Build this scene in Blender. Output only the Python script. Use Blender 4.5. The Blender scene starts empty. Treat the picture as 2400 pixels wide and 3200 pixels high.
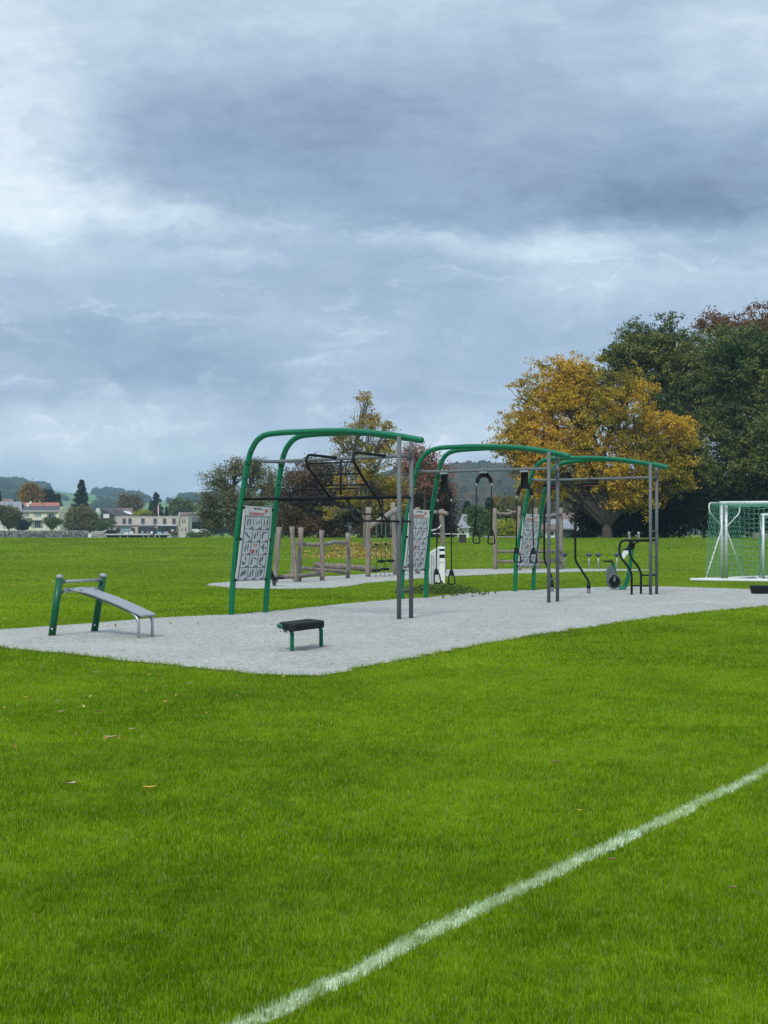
import bpy, math, random
import numpy as np
from mathutils import Vector, Matrix, Quaternion
random.seed(7)
RNG = np.random.default_rng(11)
SC = bpy.context.scene
COL = SC.collection
# ------------------------------------------------------------------ camera
F = 4800.0                       # focal length in pixels of the 2400x3200 photograph
TH = math.atan(65.0 / F)         # slight upward tilt, horizon a little below the middle
CH = 1.5
cd = bpy.data.cameras.new('camera'); cam = bpy.data.objects.new('camera', cd); COL.objects.link(cam)
cam.location = (0, 0, CH); cam.rotation_euler = (math.pi / 2 + TH, 0, 0)
cd.sensor_fit = 'VERTICAL'; cd.sensor_height = 24; cd.lens = 36; cd.clip_start = .05; cd.clip_end = 12000
SC.camera = cam
# ------------------------------------------------------------------ light
SUN_EL, SUN_AZ = math.radians(48), math.radians(200)     # azimuth clockwise from +Y (behind the camera, a little left)
world = bpy.data.worlds.new('World'); SC.world = world; world.use_nodes = True
sl = bpy.data.lights.new('sun', 'SUN'); sl.energy = 1.8; sl.angle = math.radians(11); sl.color = (1.0, .96, .9)
sun = bpy.data.objects.new('sun', sl); COL.objects.link(sun)
sdir = Vector((math.sin(SUN_AZ) * math.cos(SUN_EL), math.cos(SUN_AZ) * math.cos(SUN_EL), math.sin(SUN_EL)))
sun.rotation_euler = sdir.to_track_quat('Z', 'Y').to_euler(); sun.location = (0, -20, 60)
SC.view_settings.view_transform = 'Standard'; SC.view_settings.look = 'None'
SC.view_settings.gamma = 1; SC.view_settings.exposure = 0.35; SC.view_settings.use_curve_mapping = False
SC.cycles.use_denoising = True
SC.cycles.max_bounces = 6; SC.cycles.diffuse_bounces = 3; SC.cycles.transparent_max_bounces = 8
SC.cycles.volume_bounces = 1

class NT:
    def __init__(s, nt): s.nt = nt; s.n = nt.nodes; s.l = nt.links
    def new(s, t, **k):
        n = s.n.new(t)
        for a, b in k.items(): setattr(n, a, b)
        return n
    def put(s, sock, v):
        if isinstance(v, bpy.types.NodeSocket): s.l.new(v, sock)
        elif v is not None:
            if hasattr(sock.default_value, '__len__') and not hasattr(v, '__len__'): v = (v,) * len(sock.default_value)
            if hasattr(v, '__len__') and len(v) == 3 and len(sock.default_value) == 4: v = (*v, 1)
            sock.default_value = v
    def math(s, op, a, b=None, c=None, clamp=False):
        n = s.new('ShaderNodeMath', operation=op, use_clamp=clamp)
        for i, v in enumerate((a, b, c)):
            if v is not None: s.put(n.inputs[i], v)
        return n.outputs[0]
    def vec(s, op, a, b=None):
        n = s.new('ShaderNodeVectorMath', operation=op)
        s.put(n.inputs[0], a)
        if b is not None: s.put(n.inputs[1], b)
        return n.outputs['Value'] if op in ('LENGTH', 'DOT_PRODUCT') else n.outputs[0]
    def noise(s, v, scale, detail=3, rough=.55, dist=0.0, out='Fac'):
        n = s.new('ShaderNodeTexNoise'); s.put(n.inputs['Vector'], v)
        s.put(n.inputs['Scale'], scale); s.put(n.inputs['Detail'], detail); s.put(n.inputs['Roughness'], rough); s.put(n.inputs['Distortion'], dist)
        return n.outputs[out]
    def ramp(s, f, stops):
        n = s.new('ShaderNodeValToRGB'); e = n.color_ramp.elements
        while len(e) < len(stops): e.new(.5)
        for i, (p, c) in enumerate(stops):
            e[i].position = p; e[i].color = (*c, 1) if hasattr(c, '__len__') else (c, c, c, 1)
        s.put(n.inputs[0], f); return n.outputs[0]
    def mix(s, f, a, b, bt='MIX'):
        n = s.new('ShaderNodeMix', data_type='RGBA', blend_type=bt)
        s.put(n.inputs[0], f); s.put(n.inputs[6], a); s.put(n.inputs[7], b); return n.outputs[2]
    def mapr(s, v, a, b, c, d, smooth=False):
        n = s.new('ShaderNodeMapRange'); n.clamp = True
        if smooth: n.interpolation_type = 'SMOOTHSTEP'
        for i, q in enumerate((v, a, b, c, d)): s.put(n.inputs[i], q)
        return n.outputs[0]

# ---- overcast sky: Nishita daylight behind a broken layer of cloud, laid out by compass direction
def srgb(r, g, b):
    f = lambda c: c / 12.92 if c <= .04045 else ((c + .055) / 1.055) ** 2.4
    return tuple(f(c / 255) for c in (r, g, b))
def build_sky():
    t = NT(world.node_tree); t.n.clear()
    co = t.new('ShaderNodeTexCoord').outputs['Generated']
    sp = t.new('ShaderNodeSeparateXYZ'); t.put(sp.inputs[0], co)
    yy = t.math('MAXIMUM', t.math('ABSOLUTE', sp.outputs[1]), .08)
    u = t.math('DIVIDE', sp.outputs[0], yy); v = t.math('DIVIDE', sp.outputs[2], yy)
    cb = t.new('ShaderNodeCombineXYZ'); t.put(cb.inputs[0], u); t.put(cb.inputs[1], v); t.put(cb.inputs[2], sp.outputs[1])
    uv = cb.outputs[0]
    st = t.vec('MULTIPLY', uv, (1.0, 1.7, 1.0))
    warp = t.vec('SUBTRACT', t.noise(st, 8, 8, .66, out='Color'), (.5, .5, .5))
    w2 = t.vec('ADD', uv, t.vec('MULTIPLY', warp, (.16, .07, 0)))
    total = t.math('ADD', .5, 0)
    blobs = [(0, 400, 330, 340, .36), (230, 640, 420, 90, .24), (540, 630, 170, 55, .18), (90, 690, 200, 50, .10), (560, 790, 240, 45, .15), (80, 40, 600, 160, .16), (1250, 60, 600, 130, .15),
             (2300, 250, 420, 200, .12), (2380, 60, 300, 120, .16), (1700, 745, 420, 55, .30), (1720, 790, 330, 40, .12), (1900, 870, 500, 45, .16), (1830, 935, 260, 35, .10), (1000, 700, 420, 60, .12),
             (150, 1380, 500, 110, .20), (900, 1330, 600, 90, .08), (1500, 1400, 300, 90, .20), (600, 1450, 900, 90, .10),
             (1150, 470, 700, 300, -.26), (700, 420, 400, 150, -.10), (2150, 540, 560, 190, -.26), (2150, 640, 500, 80, -.26), (1500, 250, 500, 130, -.04),
             (420, 1120, 520, 90, -.16), (620, 1190, 320, 70, -.12), (60, 1060, 300, 70, -.10), (1300, 985, 520, 130, -.08), (200, 1010, 400, 60, -.06), (450, 880, 500, 50, -.05), (200, 1230, 700, 50, -.08), (1500, 1200, 600, 130, -.03)]
    for (px, py, rx, ry, a) in blobs:
        c = ((px - 1200) / F, (1665 - py) / F, 0)
        d = t.vec('LENGTH', t.vec('MULTIPLY', t.vec('SUBTRACT', t.vec('MULTIPLY', w2, (1, 1, 0)), c), (F / rx / 1.7, F / ry / 1.7, 0)))
        total = t.math('ADD', total, t.mapr(d, 0, 1, a, 0, True))
    n1 = t.noise(t.vec('ADD', st, t.vec('MULTIPLY', warp, (.16, .16, 0))), 12, 10, .66)
    n2 = t.noise(t.vec('MULTIPLY', uv, (1, 3.2, 1)), 30, 6, .6)
    total = t.math('ADD', total, t.math('MULTIPLY', t.math('SUBTRACT', n1, .5), .52))
    total = t.math('ADD', total, t.math('MULTIPLY', t.math('SUBTRACT', n2, .5), .22))
    torn = t.noise(t.vec('ADD', t.vec('MULTIPLY', uv, (1, 3.4, 1)), t.vec('MULTIPLY', warp, (.22, .22, 0))), 17, 10, .7)     # thin breaks where light comes through, low in the sky
    total = t.math('ADD', total, t.math('MULTIPLY', t.mapr(torn, .54, .70, 0, .26), t.mapr(v, .16, .24, 1, .15)))
    cl = t.ramp(total, [(.0, srgb(100, 118, 146)), (.30, srgb(136, 155, 185)), (.5, srgb(158, 175, 202)), (.7, srgb(182, 198, 219)), (.88, srgb(208, 219, 236)), (1.0, srgb(226, 233, 245))])
    # grey-teal tint drifting through the layer
    cl = t.mix(t.mapr(t.noise(st, 5, 3), .45, .7, 0, .35), cl, t.mix(1.0, cl, (.86, 1.0, .99), 'MULTIPLY'))
    zf_ = t.mapr(sp.outputs[2], .33, .8, 0, 1, True)
    cl = t.mix(1.0, cl, t.mix(zf_, (10.35, 10.35, 9.55), (11.2 * ZEN, 10.9 * ZEN, 9.6 * ZEN)), 'MULTIPLY')
    sky = t.new('ShaderNodeTexSky', sky_type='NISHITA'); sky.sun_disc = False
    sky.sun_elevation = SUN_EL; sky.sun_rotation = SUN_AZ
    bg = t.new('ShaderNodeBackground'); t.put(bg.inputs[0], t.mix(.92, sky.outputs[0], cl)); bg.inputs[1].default_value = .1
    t.l.new(bg.outputs[0], t.new('ShaderNodeOutputWorld').inputs[0])
ZEN = 1.85
build_sky()

# ------------------------------------------------------------------ where things stand
def terr(x, y):                  # the field rises gently by a metre before the trees
    y = np.asarray(y, float); s = np.clip((y - 68) / 76, 0, 1); q = np.clip((y - 150) / 110, 0, 1); return .98 * s * s * (3 - 2 * s) - .9 * q * q * (3 - 2 * q)
ct, st_ = math.cos(TH), math.sin(TH)
def ray(px, py):
    u, v = (px - 1200) / F, (1600 - py) / F
    return Vector((u, ct - st_ * v, st_ + ct * v))
def P(px, py, Y):                # the place at distance Y seen in direction (px, py)
    d = ray(px, py); k = Y / d.y
    return Vector((d.x * k, Y, CH + d.z * k))
def G(px, py, z=0.0):            # the place on level ground
    d = ray(px, py); k = (z - CH) / d.z
    return Vector((d.x * k, d.y * k, z))
def GT(px, Y): x = (px - 1200) / F * Y; return Vector((x, Y, float(terr(x, Y))))

# ------------------------------------------------------------------ materials
def material(name, col, rough=.6, var=0.0, vscale=4, bump=0.0, bscale=60, metal=0.0, col2=None, coat=0.0, spec=.5, stretch=None, dirt=0.0):
    m = bpy.data.materials.new(name); m.use_nodes = True; t = NT(m.node_tree)
    b = t.n['Principled BSDF']; co = t.new('ShaderNodeTexCoord').outputs['Object']
    if stretch: co = t.vec('MULTIPLY', co, stretch)
    c2 = col2 or tuple(min(1, c * (1 + var)) for c in col); c1 = col if col2 else tuple(c * (1 - var) for c in col)
    if var or col2:
        c = t.mix(t.ramp(t.noise(co, vscale, 5, .6), [(.35, 0), (.65, 1)]), c1, c2)
    else: c = col
    if dirt: c = t.mix(t.mapr(t.noise(co, 2.2, 6, .7), .52, .75, 0, dirt), c, (.08, .075, .06))
    t.put(b.inputs['Base Color'], c)
    t.put(b.inputs['Roughness'], t.mapr(t.noise(co, vscale * 3, 3), .3, .7, max(0, rough - .08), min(1, rough + .1)))
    b.inputs['Metallic'].default_value = metal; b.inputs['Coat Weight'].default_value = coat
    b.inputs['Specular IOR Level'].default_value = spec
    if bump:
        bn = t.new('ShaderNodeBump'); bn.inputs['Strength'].default_value = bump; bn.inputs['Distance'].default_value = .02
        t.put(bn.inputs['Height'], t.noise(co, bscale, 5, .65)); t.put(b.inputs['Normal'], bn.outputs[0])
    return m

def leaf_material(name, cols, nscale=.25, transl=.35, rough=.65):
    m = bpy.data.materials.new(name); m.use_nodes = True; t = NT(m.node_tree); t.n.clear()
    g = t.new('ShaderNodeNewGeometry'); rnd = g.outputs['Random Per Island']
    big = t.ramp(t.noise(g.outputs['Position'], nscale, 4, .6), [(.36, 0), (.64, 1)])
    f = t.math('ADD', t.math('MULTIPLY', big, .68), t.math('MULTIPLY', rnd, .34))
    c = t.ramp(f, [(i / (len(cols) - 1), q) for i, q in enumerate(cols)])
    d = t.new('ShaderNodeBsdfPrincipled'); t.put(d.inputs['Base Color'], c); d.inputs['Roughness'].default_value = rough; d.inputs['Specular IOR Level'].default_value = .08
    tr = t.new('ShaderNodeBsdfTranslucent'); t.put(tr.inputs[0], c)
    mx = t.new('ShaderNodeMixShader'); mx.inputs[0].default_value = transl * .5
    t.l.new(d.outputs[0], mx.inputs[1]); t.l.new(tr.outputs[0], mx.inputs[2])
    t.l.new(mx.outputs[0], t.new('ShaderNodeOutputMaterial').inputs[0])
    return m

G_A, G_B, G_C = (.088, .172, .003), (.215, .345, .006), (.37, .50, .022)
def grass_material(name, blades):
    m = bpy.data.materials.new(name); m.use_nodes = True; t = NT(m.node_tree); t.n.clear()
    g = t.new('ShaderNodeNewGeometry'); pos = g.outputs['Position']
    p2 = t.vec('MULTIPLY', pos, (1, 1, 0))
    a = t.noise(p2, .55, 4, .6, .6); b = t.noise(p2, 2.6, 4, .62, .8); far = t.noise(t.vec('MULTIPLY', p2, (1, .5, 0)), .16, 4, .6)
    f = t.math('ADD', t.math('MULTIPLY', t.math('SUBTRACT', a, .5), .9), t.math('MULTIPLY', t.math('SUBTRACT', b, .5), .9))
    f = t.math('ADD', f, t.math('MULTIPLY', t.math('SUBTRACT', far, .5), 1.6)); f = t.math('ADD', f, t.math('MULTIPLY', t.math('SUBTRACT', t.noise(p2, 9, 3, .6), .5), .9))
    if blades: f = t.math('ADD', f, t.math('MULTIPLY', t.math('SUBTRACT', g.outputs['Random Per Island'], .5), .9))
    else:
        n3 = t.noise(p2, 14, 4, .7); f = t.math('ADD', f, t.math('MULTIPLY', t.math('SUBTRACT', n3, .5), 1.0))
    f = t.math('ADD', f, .5, clamp=True)
    c = t.ramp(f, [(0, G_A), (.5, G_B), (1, G_C)])
    # bluish clover and dry straw patches
    c = t.mix(t.mapr(t.noise(p2, 1.1, 5, .7), .58, .72, 0, .5), c, (.13, .27, .03))
    c = t.mix(t.mapr(t.noise(p2, .9, 6, .75, 1.0), .63, .74, 0, .45), c, (.24, .30, .02))
    if blades:
        rnd = t.math('FRACT', t.math('MULTIPLY', g.outputs['Random Per Island'], 37.7))
        c = t.mix(t.math('GREATER_THAN', rnd, .955), c, (.30, .44, .08)); c = t.mix(t.math('LESS_THAN', rnd, .03), c, (.42, .36, .16))
    else: c = t.mix(1, c, (.46, .53, .6), 'MULTIPLY')  # ground colour darkened to stand in for the self-shadow of blades
    c = t.mix(t.mapr(t.vec('DOT_PRODUCT', pos, (0, 1, 0)), 26, 60, 0, .35, True), c, (.20, .28, .045))     # the rougher meadow beyond the pads
    # chalk marking sprayed on the blades: a pale band across the turf
    sp = t.new('ShaderNodeSeparateXYZ'); t.put(sp.inputs[0], pos)
    ln = t.math('MULTIPLY', t.math('ADD', t.math('SUBTRACT', sp.outputs[0], t.math('MULTIPLY', sp.outputs[1], .566)), 3.085), .87)
    ln = t.math('ADD', ln, t.math('MULTIPLY', t.math('SUBTRACT', t.noise(p2, 1.6, 2), .5), .10))
    ln = t.math('ADD', t.math('ABSOLUTE', ln), t.math('MULTIPLY', t.math('SUBTRACT', t.noise(p2, 16, 3), .5), .035))
    wm = t.mapr(ln, .034, .052, .92, 0)
    wm = t.math('MULTIPLY', wm, t.mapr(t.noise(p2, 7, 4, .7), .36, .56, .30, .92))
    if blades: wm = t.math('MULTIPLY', wm, t.mapr(t.math('FRACT', t.math('MULTIPLY', g.outputs['Random Per Island'], 91.3)), 0, .6, .25, 1))
    c = t.mix(wm, c, (.72, .82, .62))
    d = t.new('ShaderNodeBsdfPrincipled'); t.put(d.inputs['Base Color'], c); d.inputs['Roughness'].default_value = .5; d.inputs['Specular IOR Level'].default_value = .12 if blades else .0
    out = t.new('ShaderNodeOutputMaterial')
    if blades:
        tr = t.new('ShaderNodeBsdfTranslucent'); t.put(tr.inputs[0], c)
        mx = t.new('ShaderNodeMixShader'); mx.inputs[0].default_value = .5
        t.l.new(d.outputs[0], mx.inputs[1]); t.l.new(tr.outputs[0], mx.inputs[2]); t.l.new(mx.outputs[0], out.inputs[0])
    else:
        bn = t.new('ShaderNodeBump'); bn.inputs['Strength'].default_value = .8; bn.inputs['Distance'].default_value = .05
        t.put(bn.inputs['Height'], t.math('ADD', t.noise(p2, 9, 5, .7), t.noise(p2, 1.2, 3))); t.put(d.inputs['Normal'], bn.outputs[0])
        t.l.new(d.outputs[0], out.inputs[0])
    return m

def gravel_material():
    m = bpy.data.materials.new('gravel'); m.use_nodes = True; t = NT(m.node_tree); b = t.n['Principled BSDF']
    pos = t.new('ShaderNodeNewGeometry').outputs['Position']
    vo = t.new('ShaderNodeTexVoronoi'); t.put(vo.inputs['Vector'], pos); vo.inputs['Scale'].default_value = 42
    v2 = t.new('ShaderNodeTexVoronoi'); t.put(v2.inputs['Vector'], pos); v2.inputs['Scale'].default_value = 17
    base = t.mix(t.noise(pos, .5, 4), (.345, .342, .31), (.43, .425, .38))
    stone = t.ramp(t.vec('DOT_PRODUCT', vo.outputs['Color'], (.33, .33, .34)), [(.2, .62), (.5, .95), (.8, 1.28)])
    stone2 = t.ramp(t.vec('DOT_PRODUCT', v2.outputs['Color'], (.33, .33, .34)), [(.2, .82), (.8, 1.15)])
    c = t.mix(1, t.mix(1, base, stone, 'MULTIPLY'), stone2, 'MULTIPLY')
    c = t.mix(t.mapr(t.noise(pos, 3.0, 6, .75), .6, .78, 0, .35), c, (.25, .24, .21))
    c = t.mix(t.mapr(t.noise(pos, 11, 4, .7), .58, .68, 0, .5), c, (.20, .20, .19))
    c = t.mix(t.mapr(t.noise(t.vec('MULTIPLY', pos, (1, .7, 1)), .8, 3), .5, .75, 0, .25), c, (.62, .61, .6))
    t.put(b.inputs['Base Color'], c); b.inputs['Roughness'].default_value = .9; b.inputs['Specular IOR Level'].default_value = .2
    bn = t.new('ShaderNodeBump'); bn.inputs['Strength'].default_value = .9; bn.inputs['Distance'].default_value = .012
    t.put(bn.inputs['Height'], t.math('ADD', vo.outputs['Distance'], t.math('MULTIPLY', v2.outputs['Distance'], 1.2))); t.put(b.inputs['Normal'], bn.outputs[0])
    return m

M = dict(
    green=material('green_paint', (.001, .14, .062), .4, .05, 3, .02, 30, coat=.1, spec=.3, dirt=.05),
    green_dark=material('dark_green_paint', (.001, .095, .035), .4, .06, 3, .02, 30, coat=.1, spec=.3, dirt=.1),
    grey=material('grey_paint', (.12, .135, .14), .5, .06, 5, .03, 40, spec=.3, dirt=.1),
    black=material('black_paint', (.008, .010, .012), .55, .1, 5, .02, 60, spec=.2),
    steel=material('galvanised_steel', (.42, .44, .46), .42, .15, 9, .05, 50, metal=.7),
    rubber=material('black_rubber', (.012, .015, .016), .75, .25, 8, .3, 160, spec=.2),
    board=material('grey_board', (.27, .28, .295), .38, .05, 3, .03, 80, dirt=.08),
    panel=material('sign_panel', (.70, .70, .67), .35, .03, 3),
    ink=material('dark_ink', (.07, .08, .10), .5), inkgrey=material('grey_ink', (.16, .18, .20), .5),
    red=material('red_ink', (.62, .07, .04), .5), cell=material('panel_cell', (.60, .61, .61), .4, .04, 9),
    wood=material('weathered_wood', (.17, .14, .115), .85, bump=.9, bscale=14, col2=(.31, .265, .225), vscale=7, stretch=(3, 3, .35), dirt=.35),
    wood_dark=material('dark_wood', (.13, .11, .09), .85, bump=.9, bscale=14, col2=(.24, .20, .17), vscale=7, dirt=.3),
    white=material('white_paint', (.78, .80, .80), .4, .04, 4, .03, 40, dirt=.08),
    whitegrey=material('brushed_aluminium', (.62, .64, .66), .4, .06, 4, metal=.25),
    net=material('green_net', (.13, .38, .28), .6, .2, 4), rope_g=material('green_rope', (.05, .19, .12), .8, .2, 9), rope=material('pale_rope', (.5, .52, .48), .8, .2, 9),
    cream=material('cream_render', (.74, .71, .52), .8, .05, .5, .1, 4), beige=material('beige_render', (.50, .44, .37), .8, .05, .4, .1, 4),
    roof_dark=material('dark_slate', (.075, .07, .075), .75, .25, 1.2, .4, 3), roof_red=material('red_tiles', (.36, .12, .075), .8, .3, 1.0, .4, 3),
    roof_brown=material('brown_tiles', (.17, .11, .09), .8, .3, 1.0, .4, 3), roof_grey=material('grey_tiles', (.22, .235, .25), .8, .15, 1.0, .3, 3),
    frame_w=material('white_frame', (.72, .72, .70), .5), glass=material('window_glass', (.02, .026, .032), .08, .2, 1, spec=.8),
    shutter=material('grey_shutter', (.22, .24, .25), .7), curtain=material('pale_curtain', (.22, .34, .32), .6, .1, 2), wall_white=material('white_render', (.68, .67, .64), .8, .05, .5),
    stone=material('boulder_stone', (.03, .03, .03), .9, bump=.8, bscale=3, col2=(.36, .35, .33), vscale=1.3), stone_pale=material('pale_stone', (.34, .32, .30), .9, bump=.6, bscale=4, col2=(.5, .48, .45), vscale=1),
    concrete=material('pale_concrete', (.5, .49, .47), .85, .08, 1, .2, 6), dark=material('dark_cladding', (.035, .033, .035), .8, .2, 1),
    fabric=material('white_fabric', (.66, .67, .66), .8, .1, 2), teal=material('turquoise_cover', (.12, .36, .40), .6, .1, 3), pink=material('red_banner', (.55, .12, .13), .7),
    bark=material('bark', (.03, .027, .022), .95, bump=1, bscale=6, col2=(.08, .07, .058), vscale=3, stretch=(2, 2, .5)),
    bark_pale=material('pale_bark', (.12, .11, .09), .95, bump=.8, bscale=8, col2=(.22, .20, .165), vscale=3, stretch=(2, 2, .5)),
)

# ------------------------------------------------------------------ mesh builder
class MB:
    def __init__(s): s.v = []; s.f = []; s.flat = set()
    def add(s, vs, fs, flat=False):
        o = len(s.v); s.v += [tuple(v) for v in vs]
        for f in fs:
            if flat: s.flat.add(len(s.f))
            s.f.append(tuple(i + o for i in f))
        return s
    def box(s, a, b):
        x0, y0, z0 = a; x1, y1, z1 = b
        return s.add([(x0, y0, z0), (x1, y0, z0), (x1, y1, z0), (x0, y1, z0), (x0, y0, z1), (x1, y0, z1), (x1, y1, z1), (x0, y1, z1)],
                     [(0, 3, 2, 1), (4, 5, 6, 7), (0, 1, 5, 4), (1, 2, 6, 5), (2, 3, 7, 6), (3, 0, 4, 7)], True)
    def hexa(s, p):      # eight corners: four below, four above, both anticlockwise
        return s.add(p, [(0, 3, 2, 1), (4, 5, 6, 7), (0, 1, 5, 4), (1, 2, 6, 5), (2, 3, 7, 6), (3, 0, 4, 7)], True)
    def bar(s, a, b, w, h, up=(0, 0, 1)):    # rectangular bar between two points
        a, b = Vector(a), Vector(b); d = (b - a).normalized(); r = d.cross(Vector(up))
        if r.length < 1e-3: r = d.cross(Vector((0, 1, 0)))
        r.normalize(); u = r.cross(d); r *= w / 2; u *= h / 2
        return s.hexa([a - r - u, a + r - u, b + r - u, b - r - u, a - r + u, a + r + u, b + r + u, b - r + u])
    def tube(s, pts, r, n=12, cap=True, rnd=False):
        pts = [Vector(p) for p in pts]; m = len(pts); rr = r if hasattr(r, '__len__') else [r] * m
        tang = [(pts[min(i + 1, m - 1)] - pts[max(i - 1, 0)]).normalized() for i in range(m)]
        ref = Vector((0, 0, 1)) if abs(tang[0].z) < .9 else Vector((0, 1, 0))
        x = tang[0].cross(ref).normalized(); vs = []; prev = tang[0]
        if rnd:
            q = []; q.append((pts[0] - tang[0] * rr[0] * .5, rr[0] * .55)); q += list(zip(pts, rr)); q.append((pts[-1] + tang[-1] * rr[-1] * .5, rr[-1] * .55))
            pts = [a for a, _ in q]; rr = [b for _, b in q]; tang = [tang[0]] + tang + [tang[-1]]; m += 2
        for i in range(m):
            ax = prev.cross(tang[i])
            if ax.length > 1e-6: x = Quaternion(ax.normalized(), prev.angle(tang[i])) @ x
            prev = tang[i]; y = tang[i].cross(x)
            for k in range(n):
                a = 2 * math.pi * k / n; vs.append(pts[i] + (x * math.cos(a) + y * math.sin(a)) * rr[i])
        fs = [(i * n + k, i * n + (k + 1) % n, (i + 1) * n + (k + 1) % n, (i + 1) * n + k) for i in range(m - 1) for k in range(n)]
        s.add(vs, fs)
        if cap:
            o = len(s.v) - len(vs); s.f.append(tuple(o + k for k in range(n))[::-1]); s.flat.add(len(s.f) - 1)
            s.f.append(tuple(o + (m - 1) * n + k for k in range(n))); s.flat.add(len(s.f) - 1)
        return s
    def lathe(s, prof, c, axis=(0, 0, 1), n=20):
        c = Vector(c); q = Vector((0, 0, 1)).rotation_difference(Vector(axis)); vs = []
        for r, z in prof:
            for k in range(n):
                a = 2 * math.pi * k / n; vs.append(c + q @ Vector((r * math.cos(a), r * math.sin(a), z)))
        m = len(prof); fs = [(i * n + k, i * n + (k + 1) % n, (i + 1) * n + (k + 1) % n, (i + 1) * n + k) for i in range(m - 1) for k in range(n)]
        s.add(vs, fs); o = len(s.v) - len(vs)
        s.f.append(tuple(o + k for k in range(n))[::-1]); s.flat.add(len(s.f) - 1); s.f.append(tuple(o + (m - 1) * n + k for k in range(n))); s.flat.add(len(s.f) - 1)
        return s
    def prism(s, poly, off):     # polygon (3-D points) thickened by a vector
        n = len(poly); off = Vector(off); a = [Vector(p) for p in poly]
        s.add(a + [p + off for p in a], [tuple(range(n))[::-1], tuple(range(n, 2 * n))] + [(i, (i + 1) % n, n + (i + 1) % n, n + i) for i in range(n)], True); return s
    def blob(s, c, r, seed=0, amp=.15, sub=2):
        import bmesh
        bm = bmesh.new(); bmesh.ops.create_icosphere(bm, subdivisions=sub, radius=1); rs = random.Random(seed); k = [Vector((rs.uniform(-3, 3), rs.uniform(-3, 3), rs.uniform(-3, 3))) for _ in range(4)]
        vs = []
        for v in bm.verts:
            d = v.co.normalized(); w = 1 + amp * sum(math.sin(d.dot(q) * 1.7 + q.x) for q in k) / 2
            vs.append((c[0] + d.x * w * r[0], c[1] + d.y * w * r[1], c[2] + d.z * w * r[2]))
        s.add(vs, [tuple(v.index for v in f.verts) for f in bm.faces]); bm.free(); return s

def worg(o):
    p = Vector((0, 0, 0))
    while o: p = p + o.location; o = o.parent
    return p
def link(name, me, parent, origin):
    o = bpy.data.objects.new(name, me); COL.objects.link(o)
    if parent: o.parent = parent
    else: o.location = origin
    return o
def obj(name, mb, mat, parent=None, origin=None, bevel=0.0, smooth=True):
    vs = np.array(mb.v, float)
    if parent: org = worg(parent)
    else: org = Vector(origin) if origin is not None else Vector(((vs[:, 0].min() + vs[:, 0].max()) / 2, (vs[:, 1].min() + vs[:, 1].max()) / 2, vs[:, 2].min()))
    me = bpy.data.meshes.new(name); me.from_pydata([tuple(v) for v in (vs - np.array(org))], [], mb.f)
    me.polygons.foreach_set('use_smooth', [smooth and i not in mb.flat for i in range(len(mb.f))])
    me.materials.append(mat); me.update()
    o = link(name, me, parent, org)
    if bevel:
        b = o.modifiers.new('bevel', 'BEVEL'); b.width = bevel; b.segments = 2; b.limit_method = 'ANGLE'; b.angle_limit = math.radians(40)
    return o
def tag(o, label=None, cat=None, group=None, kind=None):
    for k, v in (('label', label), ('category', cat), ('group', group), ('kind', kind)):
        if v: o[k] = v
    return o
def thing(name, label, cat, loc, group=None):
    o = bpy.data.objects.new(name, None); COL.objects.link(o); o.location = loc; o.empty_display_size = .2
    return tag(o, label, cat, group)
def lerp(a, b, t): return a + (b - a) * t
def smooth_path(pts, n=6):
    pts = [Vector(p) for p in pts]; out = []
    for i in range(len(pts) - 1):
        p0, p1, p2, p3 = pts[max(i - 1, 0)], pts[i], pts[i + 1], pts[min(i + 2, len(pts) - 1)]
        for k in range(n):
            t = k / n; out.append(.5 * ((2 * p1) + (p2 - p0) * t + (2 * p0 - 5 * p1 + 4 * p2 - p3) * t * t + (3 * p1 - p0 - 3 * p2 + p3) * t ** 3))
    out.append(pts[-1]); return out
def round_path(pts, r, n=5):       # straight runs with rounded corners
    pts = [Vector(p) for p in pts]; out = [pts[0]]
    for i in range(1, len(pts) - 1):
        a, b, c = pts[i - 1], pts[i], pts[i + 1]; k = min(r, (a - b).length * .45, (c - b).length * .45)
        s, e = b + (a - b).normalized() * k, b + (c - b).normalized() * k
        for j in range(n + 1):
            t = j / n; out.append((1 - t) ** 2 * s + 2 * t * (1 - t) * b + t * t * e)
    out.append(pts[-1]); return out
def np_mesh(name, verts, tris=None, quads=None, mat=None, parent=None, origin=(0, 0, 0), smooth=False):
    org = np.array(worg(parent) if parent else origin)
    me = bpy.data.meshes.new(name); me.vertices.add(len(verts)); me.vertices.foreach_set('co', (verts - org).astype(np.float32).ravel())
    nt = 0 if tris is None else len(tris); nq = 0 if quads is None else len(quads)
    loops = np.concatenate([a.ravel() for a in (tris, quads) if a is not None]).astype(np.int32)
    tot = np.concatenate([np.full(nt, 3, np.int32), np.full(nq, 4, np.int32)]); start = np.concatenate([[0], np.cumsum(tot)[:-1]]).astype(np.int32)
    me.loops.add(len(loops)); me.loops.foreach_set('vertex_index', loops)
    me.polygons.add(nt + nq); me.polygons.foreach_set('loop_start', start)
    try: me.polygons.foreach_set('loop_total', tot)
    except Exception: pass
    me.polygons.foreach_set('use_smooth', np.full(nt + nq, smooth))
    me.update(calc_edges=True); me.validate()
    if mat: me.materials.append(mat)
    return link(name, me, parent, Vector(origin))
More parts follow.
